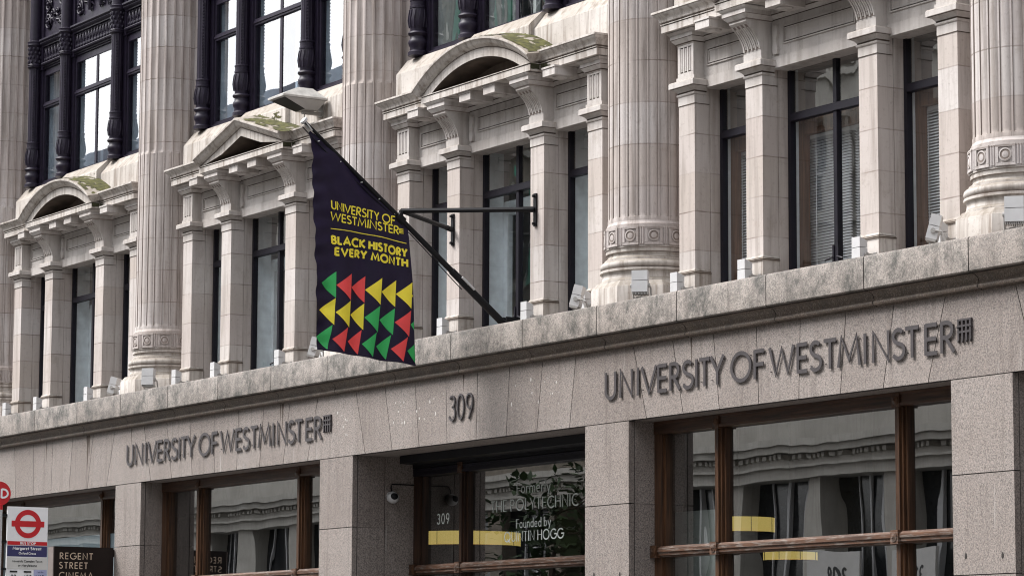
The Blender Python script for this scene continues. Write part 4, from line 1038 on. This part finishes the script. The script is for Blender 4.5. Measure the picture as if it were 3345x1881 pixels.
# ---- big flood lantern on the attic above the flag tip
lx = -1.83
t = thing('flood_lantern', 'large grey and white flood lantern projecting from the attic above the flag tip', 'lamp', (lx, .48, 4.60))
def lanbody(mb):
    def r(w, y0, y1, z, z2=None): return [(lx-w, y0, z), (lx+w, y0, z), (lx+w, y1, z2 or z), (lx-w, y1, z2 or z)]
    mb.loft([r(.13, .20, .37, 4.575), r(.20, -.155, .46, 4.70)])
def lanhood(mb):
    def r(w, y0, y1, z, z2=None): return [(lx-w, y0, z), (lx+w, y0, z), (lx+w, y1, z2 or z), (lx-w, y1, z2 or z)]
    mb.loft([r(.215, -.175, .475, 4.703), r(.215, -.175, .475, 4.728), r(.19, -.13, .44, 4.752), r(.07, .12, .33, 4.865), r(.04, .2, .3, 4.868)])
def langlass(mb):
    def q(w, y, z, o): return [(lx-w, y-o*.33, z-o), (lx+w, y-o*.33, z-o)]
    a0 = q(.185, -.135, 4.693, .004)+q(.125, .185, 4.580, .004)[::-1]; a1 = q(.185, -.135, 4.693, -.004)+q(.125, .185, 4.580, -.004)[::-1]
    mb.hexa(a0+a1)
part('lamp_body', lanbody, 'grey', t, smooth=0); part('hood', lanhood, 'offwhite', t, smooth=0); part('lens', langlass, 'dark', t, smooth=0)
part('wall_arm', lambda mb: (mb.box(lx-.03, lx+.03, .22, .485, 4.535, 4.575), mb.box(lx-.06, lx+.06, .487, .4995, 4.52, 4.70), mb.tube([(lx, .25, 4.53), (lx, .25, 4.45), (lx-.01, .22, 4.40)], .007, 6)), 'grey', t, smooth=0)

# ---- camera dome in the entrance recess
cx, cy, cz = .07, .53, -.50
t = thing('camera_dome', 'small white security camera dome hanging in the entrance recess', 'security camera', (cx, cy, cz))
part('shell', lambda mb: (mb.ball((cx, cy, cz), .078, .078, .07, 16, 10), mb.tube([(cx-.075, cy, cz+.03), (cx, cy, cz+.03)], .05, 12)), 'white', t)
part('lens', lambda mb: mb.ball((cx+.045, cy-.01, cz+.012), .046, .05, .046, 14, 9), 'dark', t)
part('cable', lambda mb: mb.tube([(cx-.03, cy, cz+.07), (cx-.05, cy, cz+.13), (cx-.06, cy+.02, cz+.17), (cx-.065, cy+.38, cz+.17)], .008, 6), 'dark', t)

# ---- pendant drum lamps inside
for x, y, r, z0, z1, lab in ((-.56, 1.95, .70, -.865, -1.03, 'large lit yellow drum lamp inside the entrance, behind the etched lettering'), (4.57, 2.45, .41, -.885, -1.045, 'lit yellow drum lamp behind the upper pane of the wide shop window'), (5.46, 2.5, .30, -1.30, -1.385, 'lit yellow drum lamp behind the lower pane of the wide shop window')):
    t = thing('drum_lamp', lab, 'lamp', (x, y, z1), 'lit yellow drum lamps')
    part('shade', lambda mb: mb.lathe([(r, z1), (r, z0), (r-.02, z0), (r-.02, z1)], x, y, 48), 'lamp', t, key='shade%g' % x)
    part('seam', lambda mb: [mb.box(-.004, .004, -.004, .004, z1, z0) if False else mb.tube([(x+(r+.002)*math.cos(a), y+(r+.002)*math.sin(a), z1), (x+(r+.002)*math.cos(a), y+(r+.002)*math.sin(a), z0)], .004, 5) for a in [.5+i*math.pi/4 for i in range(8)]], 'brownsign', t, key='seam%g' % x)
    part('rim', lambda mb: (mb.lathe([(r+.004, z1-.012), (r+.004, z1-.002), (r-.02, z1-.002), (r-.02, z1-.012)], x, y, 48), mb.lathe([(r+.004, z0+.002), (r+.004, z0+.012), (r-.02, z0+.012), (r-.02, z0+.002)], x, y, 48), mb.tube([(x, y, z0), (x, y, .29)], .006, 5), mb.lathe([(0, z0-.014), (r-.021, z0-.014), (r-.021, z0-.004), (0, z0-.004)], x, y, 40)), 'dark', t, key='rim%g' % x)  # includes a dark top disc added to keep lamp glow off the ceiling

t = thing('display_board', 'pale veined board standing inside the left light of the wide shop window', 'board', (6.6, .75, -2.2))
part('panel', lambda mb: mb.box(5.75, 6.62, .74, .77, -2.2, -.93), 'marble', t, smooth=0)
part('easel_foot', lambda mb: (mb.box(5.85, 5.90, .70, 1.05, -3.55, -2.201), mb.box(6.45, 6.50, .70, 1.05, -3.55, -2.201)), 'dark', t, smooth=0)
# ---- window blinds in the right-hand bay
for x, w, lab in ((-1.525, .43, 'pale closed slatted blind in the narrow left window of the blind-hung bay'), (0, .765, 'wide half-open slatted blind behind the two-light window'), (1.525, .43, 'pale slatted blind in the narrow window nearest the right-edge column')):
    def blind(mb, w=w):
        rnd = random.Random(2); n = 54
        tl = .35 if w > .5 else -.75
        for half in ((-w, -.035), (.035, w)) if w > .5 else ((-w, w),):
            for i in range(n):
                z = 1.22+i*.0298; y = 1.0; d = .0175
                mb.loft([[(half[0], y-d*math.cos(tl), z-d*math.sin(tl)*-1), (half[0], y, z+.003), (half[0], y+d*math.cos(tl), z-d*math.sin(tl))],
                         [(half[1], y-d*math.cos(tl), z-d*math.sin(tl)*-1), (half[1], y, z+.003), (half[1], y+d*math.cos(tl), z-d*math.sin(tl))]], False)
    lo = (XB[3]+x, 0, 0)
    t = thing('window_blind', lab, 'blind', (lo[0], 1.0, 1.2), 'slatted window blinds')
    part('slats', blind, 'blind', t, lo, 'blind%g' % w, 0)
    part('head_box', lambda mb: mb.box(-w-.01, w+.01, 0.975, 1.025, 2.815, 2.85), 'blind', t, lo, 'bh%g' % w, 0)
    part('cord', lambda mb: [mb.tube([(xx, .972, 1.22), (xx, .972, 2.82)], .004, 4) for xx in (-w*.75, w*.75)], 'blind', t, lo, 'bc%g' % w, 0)

# ---- moss on the pediment tops
def moss(mb):
    from mathutils import noise
    def nn(x, y, k): return noise.noise(Vector((x*3.1+k*7.3, y*4.0, k*1.7)))+.5*noise.noise(Vector((x*11, y*12+k, 3.1*k)))
    def sheet(P, nu, nv, k, keep):
        idx = {}; vs = []
        for i in range(nu+1):
            for j in range(nv+1):
                p = P(i/nu, j/nv); h = .006+.012*abs(noise.noise(Vector((p[0]*17, p[1]*17, p[2]*17))))
                idx[i, j] = len(vs); vs.append((XB[k]+p[0], p[1]-h*.4, p[2]+h))
        fs = [(idx[i, j], idx[i+1, j], idx[i+1, j+1], idx[i, j+1]) for i in range(nu) for j in range(nv) if keep((i+.5)/nu, (j+.5)/nv)]
        mb.add(vs, fs)
    for k in range(4):
        def slope(u, v):
            x = .0+1.36*u; h = .120+.075*v; y = .085+.40*v
            if k % 2 == 0: a = x/2.33; return ((2.205+h)*math.sin(a), y, 2.395+(2.205+h)*math.cos(a))
            return (x, y, 4.603-.358/1.2*x+h*1.05)
        mb.cur = 0; sheet(slope, 90, 22, k, lambda u, v: nn(u*1.5+.37*k, v*.6, 0) > .12-.75*min(u, .4)+2.2*max(0, .12-v)-.25*v+.5*max(0, u-.9)*5)
        sheet(lambda u, v: (-.1+.80*u, .438+.012*(v > .6)+.16*max(0, v-.6), 4.66+.15*v+.10*max(0, v-.6)), 44, 12, k, lambda u, v: nn(u+3+.3*k, v, 0) > .12+.8*v-.5*(1-u))
        mb.cur = 1                             # damp stain where the pediment meets the side cornice
        sheet(lambda u, v: (1.226, .17+.12*u, 4.16+.075*v), 8, 8, k, lambda u, v: True)
        sheet(lambda u, v: (1.235+.22*u, .2975, 4.16+.075*v-.006), 16, 8, k, lambda u, v: nn(u*.3, v*.4, k+2) > -.35+.9*u)
        mb.cur = 0
mm = MB(); moss(mm); mo = link('moss', mm.mesh('moss', ['moss', 'algae'], 60), (0, 0, ZO)); tag(mo, 'green moss growing along the tops of the pediments', 'moss', kind='stuff')

# ---- blade sign of the cinema
sx = -6.83
t = thing('cinema_sign', 'dark brown projecting sign reading REGENT STREET CINEMA in cream capitals', 'sign', (sx-.09, -.45, -1.9))
part('panel', lambda mb: mb.box(sx-.18, sx, -.915, -.02, -1.95, -.878), 'brownsign', t, smooth=0)
part('edge_strip', lambda mb: mb.box(sx-.185, sx-.005, -.93, -.9155, -1.945, -.883), 'signside', t, smooth=0)
part('wall_bracket', lambda mb: mb.box(sx-.12, sx-.06, -.019, .07, -1.0, -.90), 'brownsign', t, smooth=0)
def cin(mb):
    mp = lambda u, v, d: (sx+.003+d, u, v)
    text(mb, 'REGENT', -.833, -.335, -1.052, .088, .0125, mp, .26)
    text(mb, 'STREET', -.838, -.41, -1.182, .088, .0125, mp, .26)
    text(mb, 'CINEMA', -.838, -.325, -1.322, .088, .0125, mp, .26)
part('lettering', cin, 'creamink', t, smooth=0)

# ---- bus stop
bx = 2.0
KF = .937                                      # plate drawn 0.46 m wide, the real one is 0.43 m
def bpart(name, fn, mats, parent, smooth=30):
    mb = MB(); fn(mb)
    mb.v = [(32.262+(x-32.262)*KF, -17.946+(y+17.946)*KF, -2.765+(z+2.765)*KF) for x, y, z in mb.v]
    return link(name, mb.mesh(name, mats, smooth), (0, 0, ZO), parent)
t = thing('bus_stop', 'bus stop flag with a red ring emblem on a pale pole', 'bus stop', (3.86, -6.19, -ZO+.125))
bpart('pole', lambda mb: mb.lathe([(.036, -ZO+.125), (.036, -.935)], bx-.03, -5.395, 20), 'steelpole', t)
bpart('pole_cap', lambda mb: mb.lathe([(.038, -.934), (.038, -.885), (.03, -.88)], bx-.03, -5.395, 20), 'tflred', t)
def disc(mb):
    n = 40; rs = []
    for x in (bx-.045, bx-.015): rs.append([(x, -5.400+.128*math.cos(2*math.pi*j/n), -.762+.128*math.sin(2*math.pi*j/n)) for j in range(n)])
    mb.loft(rs)
d = bpart('letter_disc', disc, 'tflred', t)
bpart('lettering', lambda mb: text(mb, 'RD', -5.475, -5.303, -.808, .095, .021, lambda u, v, e: (bx-.0125+e, u, v), .2), 'tflwhite', d, smooth=0)
def plate(y0, y1, z0, z1, x=0, th=.028): return lambda mb: mb.box(bx-th+x, bx+x, y0, y1, z0, z1)
Y0, Y1 = -5.307, -4.846
pl = bpart('flag_plate', plate(Y0, Y1, -2.05, -.895, 0), 'tflwhite', t, smooth=0)
def ringm(mb):
    n = 48; c = (-5.075, -1.077); x = bx+.003
    vs = [(x, c[0]+r*math.cos(2*math.pi*j/n), c[1]+r*math.sin(2*math.pi*j/n)) for r in (.098, .151) for j in range(n)]
    mb.add(vs, [(j, (j+1) % n, n+(j+1) % n, n+j) for j in range(n)])
    mb.add([(x+.0006, c[0]-.188, c[1]-.031), (x+.0006, c[0]+.188, c[1]-.031), (x+.0006, c[0]+.188, c[1]+.031), (x+.0006, c[0]-.188, c[1]+.031)], [(0, 1, 2, 3)])
bpart('ring_emblem', ringm, 'tflred', pl, smooth=0)
r = bpart('red_band', plate(Y0+.003, Y1-.003, -1.303, -1.264, .003, .003), 'tflred', pl, smooth=0)
b = bpart('name_panel', plate(Y0+.003, Y1-.003, -1.425, -1.310, .003, .003), 'tflblue', pl, smooth=0)
g = bpart('direction_panel', plate(Y0+.001, Y1-.001, -1.560, -1.436, .003, .003), 'tflgrey', pl, smooth=0)
lp = bpart('night_route_panel', plate(-4.995, Y1-.001, -2.0, -1.562, .003, .003), 'lilac', pl, smooth=0)
def btxt(s, y0, y1, z, h, tt, gap=.16): return lambda mb: text(mb, s, y0, y1, z, h, tt, lambda u, v, e: (bx+.0055+e, u, v), gap)
def wtext(mb):
    btxt('BUS STOP', -5.158, -4.982, -1.296, .025, .0056, .22)(mb); btxt('Margaret Street', -5.243, -4.915, -1.353, .031, .0072)(mb); btxt('Oxford Circus', -5.173, -4.978, -1.401, .022, .0050)(mb)
bpart('white_lettering', wtext, 'tflwhite', pl, smooth=0)
def ktext(mb):
    btxt('towards Camden Town', -5.243, -4.903, -1.485, .023, .0048)(mb); btxt('or Marylebone', -5.177, -4.963, -1.530, .023, .0048)(mb)
    btxt('88', -5.257, -5.199, -1.664, .045, .0075)(mb); btxt('453', -5.116, -5.022, -1.664, .045, .0075)(mb); btxt('N18', -4.972, -4.878, -1.664, .045, .0075)(mb)
    for y in (-5.27, -5.11): mb.box(bx+.003, bx+.0055, y, y+.085, -1.595, -1.577)
bpart('black_lettering', ktext, 'ink', pl, smooth=0)
bpart('night_caption', btxt('Night Bus', -4.96, -4.885, -1.592, .012, .0022), 'tflblue', pl, smooth=0)
bpart('plate_clip', lambda mb: [mb.box(bx-.04, bx-.01, -5.36, Y0-.001, z-.012, z+.012) for z in (-.99, -1.27, -1.56)], 'dark', t, smooth=0)
bpart('pole_foot', lambda mb: mb.lathe([(.09, -ZO+.121), (.09, -ZO+.16), (.04, -ZO+.18)], bx-.03, -5.395, 20), 'grey', t)

# ================================================================ THE STREET
def struct(name, fn, mat): return tag(part(name, fn, mat, None, (0, 0, 0), smooth=0), None, None, kind='structure')
struct('road', lambda mb: mb.box(-140, 90, -19.0, -6.9, -ZO-.3, -ZO), 'asphalt')
struct('pavement', lambda mb: mb.box(-140, 90, -6.9, 0, -ZO-.3, -ZO+.12), 'paving')
struct('far_pavement', lambda mb: mb.box(-140, 90, -25, -19, -ZO-.3, -ZO+.12), 'paving')
struct('ground', lambda mb: mb.box(-300, 300, -300, 300, -ZO-.8, -ZO-.31), 'asphalt')
def opposite(x0, x1, top, label, mat, roof=True):
    t = thing('opposite_building', label, 'building', ((x0+x1)/2, -25.5, -ZO+.12), 'buildings across the street')
    n = max(2, round((x1-x0)/3.1)); d = (x1-x0)/n; z = -ZO+.12; rows = []
    zz = 4.9
    while zz+2.6 < top-.4: rows.append((zz, zz+2.2)); zz += 3.55
    def wall(mb):
        y0, y1 = -25.5, -25.0
        prev = 2.9
        for a, b in rows+[(top, top)]:
            mb.box(x0, x1, y0, y1, prev+.001, a); prev = b
            if a == top: break
            for i in range(n+1): mb.box(max(x0, x0+d*i-.75), min(x1, x0+d*i+.75), y0, y1+.001, a+.001, b)
        for i in range(n+1): mb.box(max(x0, x0+d*i-.32), min(x1, x0+d*i+.32), y0, y1+.25, z, 2.05)
    part('wall', wall, mat, t, key='ow%g' % x0, smooth=0)
    def corn(mb):
        mb.box(x0, x1, -25.4, -24.55, 2.05, 2.899); mb.box(x0, x1, -24.545, -24.25, 2.62, 2.78); mb.box(x0, x1, -24.545, -24.40, 2.30, 2.36); mb.box(x0, x1, -24.545, -24.12, 2.785, 2.95); mb.box(x0, x1, -25.4, -24.4, top, top+.5)
        for a, b in rows:
            mb.box(x0, x1, -24.999, -24.85, a-.28, a-.12)
            for i in range(n+1): mb.box(max(x0, x0+d*i-.30), min(x1, x0+d*i+.30), -24.997, -24.86, a, b)
            for i in range(n): mb.box(x0+d*(i+.5)-.95, x0+d*(i+.5)+.95, -24.998, -24.8, b+.08, b+.3)
        for i in range(int((x1-x0)/.26)): mb.box(x0+.26*i, x0+.26*i+.14, -24.54, -24.42, 2.50, 2.60)
    part('cornice', corn, 'oppstone', t, key='oc%g' % x0, smooth=0)
    part('window', lambda mb: mb.box(x0, x1, -25.6, -25.32, z, top-.2), 'oppglass', t, key='og%g' % x0, smooth=0)
    def bars(mb):
        for a, b in rows+[(z+.6, 2.05)]:
            for i in range(n):
                c = x0+d*(i+.5); mb.box(c-.04, c+.04, -25.31, -25.22, a, b); mb.box(c-1.1, c+1.1, -25.31, -25.23, (a+b)/2-.04, (a+b)/2+.04); mb.box(c-.62, c-.56, -25.308, -25.24, a, b); mb.box(c+.56, c+.62, -25.308, -25.24, a, b)
    part('glazing_bars', bars, 'white', t, key='ob%g' % x0, smooth=0)
    if roof: part('roof', lambda mb: mb.prism([(-25.0, top+.501), (-26.6, top+2.6), (-33, top+2.6), (-33, top+.501)], 'x', x0, x1), 'slate', t, key='or%g' % x0, smooth=0)
    part('block', lambda mb: mb.box(x0, x1, -36, -25.61, z, top+.4), mat, t, key='ok%g' % x0, smooth=0)
    return t
opposite(-125, -84, 15.2, 'slate roofed stone building far along the street, seen only in reflections', 'oppstone')
opposite(-83.9, -46.5, 14.3, 'stone building mirrored in the left upper windows with a blue slate roof', 'oppstone')
ob = opposite(-46.4, -30.2, 24, 'tall brick building mirrored in the upper windows of the middle bay', 'oppbrick', False)
op = opposite(-30.1, 4, 15.5, 'pale stone building with dentil cornice mirrored in the shop windows', 'oppstone')
opposite(4.1, 60, 15.5, 'pale stone building across the street behind the viewer', 'oppstone')
def net(mb):
    for i in range(6):
        x = -44+2.4*i; mb.hexa([(x, -24.2, 8), (x+1.0, -24.2, 8), (x+1.0, -24.1, 8), (x, -24.1, 8), (x+2.0, -24.2, 22), (x+2.6, -24.2, 22), (x+2.6, -24.1, 22), (x+2.0, -24.1, 22)])
part('scaffold_netting', net, 'netting', ob, smooth=0)
for nx, s_ in ((-23.0, '308'), (-19.9, '310')):
    part('number_board', lambda mb: mb.box(nx-.8, nx+.8, -24.62, -24.56, -.85, .30), 'tflgrey', op, key='nb'+s_, smooth=0)
    part('door_number', lambda mb: text(mb, s_, -.30-nx, .30-nx, -.5, .42, .07, lambda u, v, d: (-u, -24.555+d, v), .2), 'ink', op, key='dn'+s_, smooth=0)
# a small street tree mirrored in the entrance glass
tx, ty = -29.6, -20.2
t = thing('street_tree', 'young leafy street tree mirrored in the entrance glass', 'tree', (tx, ty, -ZO+.12))
def trunk(mb):
    rnd = random.Random(4); mb.tube([(tx, ty, -ZO+.12), (tx+.05, ty, -2.2), (tx, ty+.05, -.2), (tx+.1, ty, 2.2)], [.09, .075, .055, .02], 8)
    for i in range(12):
        a = rnd.random()*6.3; z = -.6+2.4*rnd.random(); l = .8+.7*rnd.random()
        mb.tube([(tx, ty, z), (tx+l*.5*math.cos(a), ty+l*.5*math.sin(a), z+.35), (tx+l*math.cos(a), ty+l*math.sin(a), z+.6)], [.03, .02, .006], 5)
part('trunk', trunk, 'bark', t)
def crown(mb):
    rnd = random.Random(9)
    cl = [(rnd.gauss(.1, .85), rnd.gauss(0, .8), rnd.gauss(.75, .85)) for _ in range(46)]
    for c in cl:
        for i in range(34):
            p = Vector((tx+c[0]+rnd.gauss(0, .2), ty+c[1]+rnd.gauss(0, .2), c[2]+rnd.gauss(0, .18)))
            a = Vector((rnd.gauss(0, 1), rnd.gauss(0, 1), rnd.gauss(0, .6))).normalized(); b = a.cross(Vector((0, 0, 1))).normalized(); s = .10+.07*rnd.random()
            mb.add([p-a*s, p+b*s*.6, p+a*s, p-b*s*.6], [(0, 1, 2, 3)])
part('crown', crown, 'leaf', t, smooth=0)
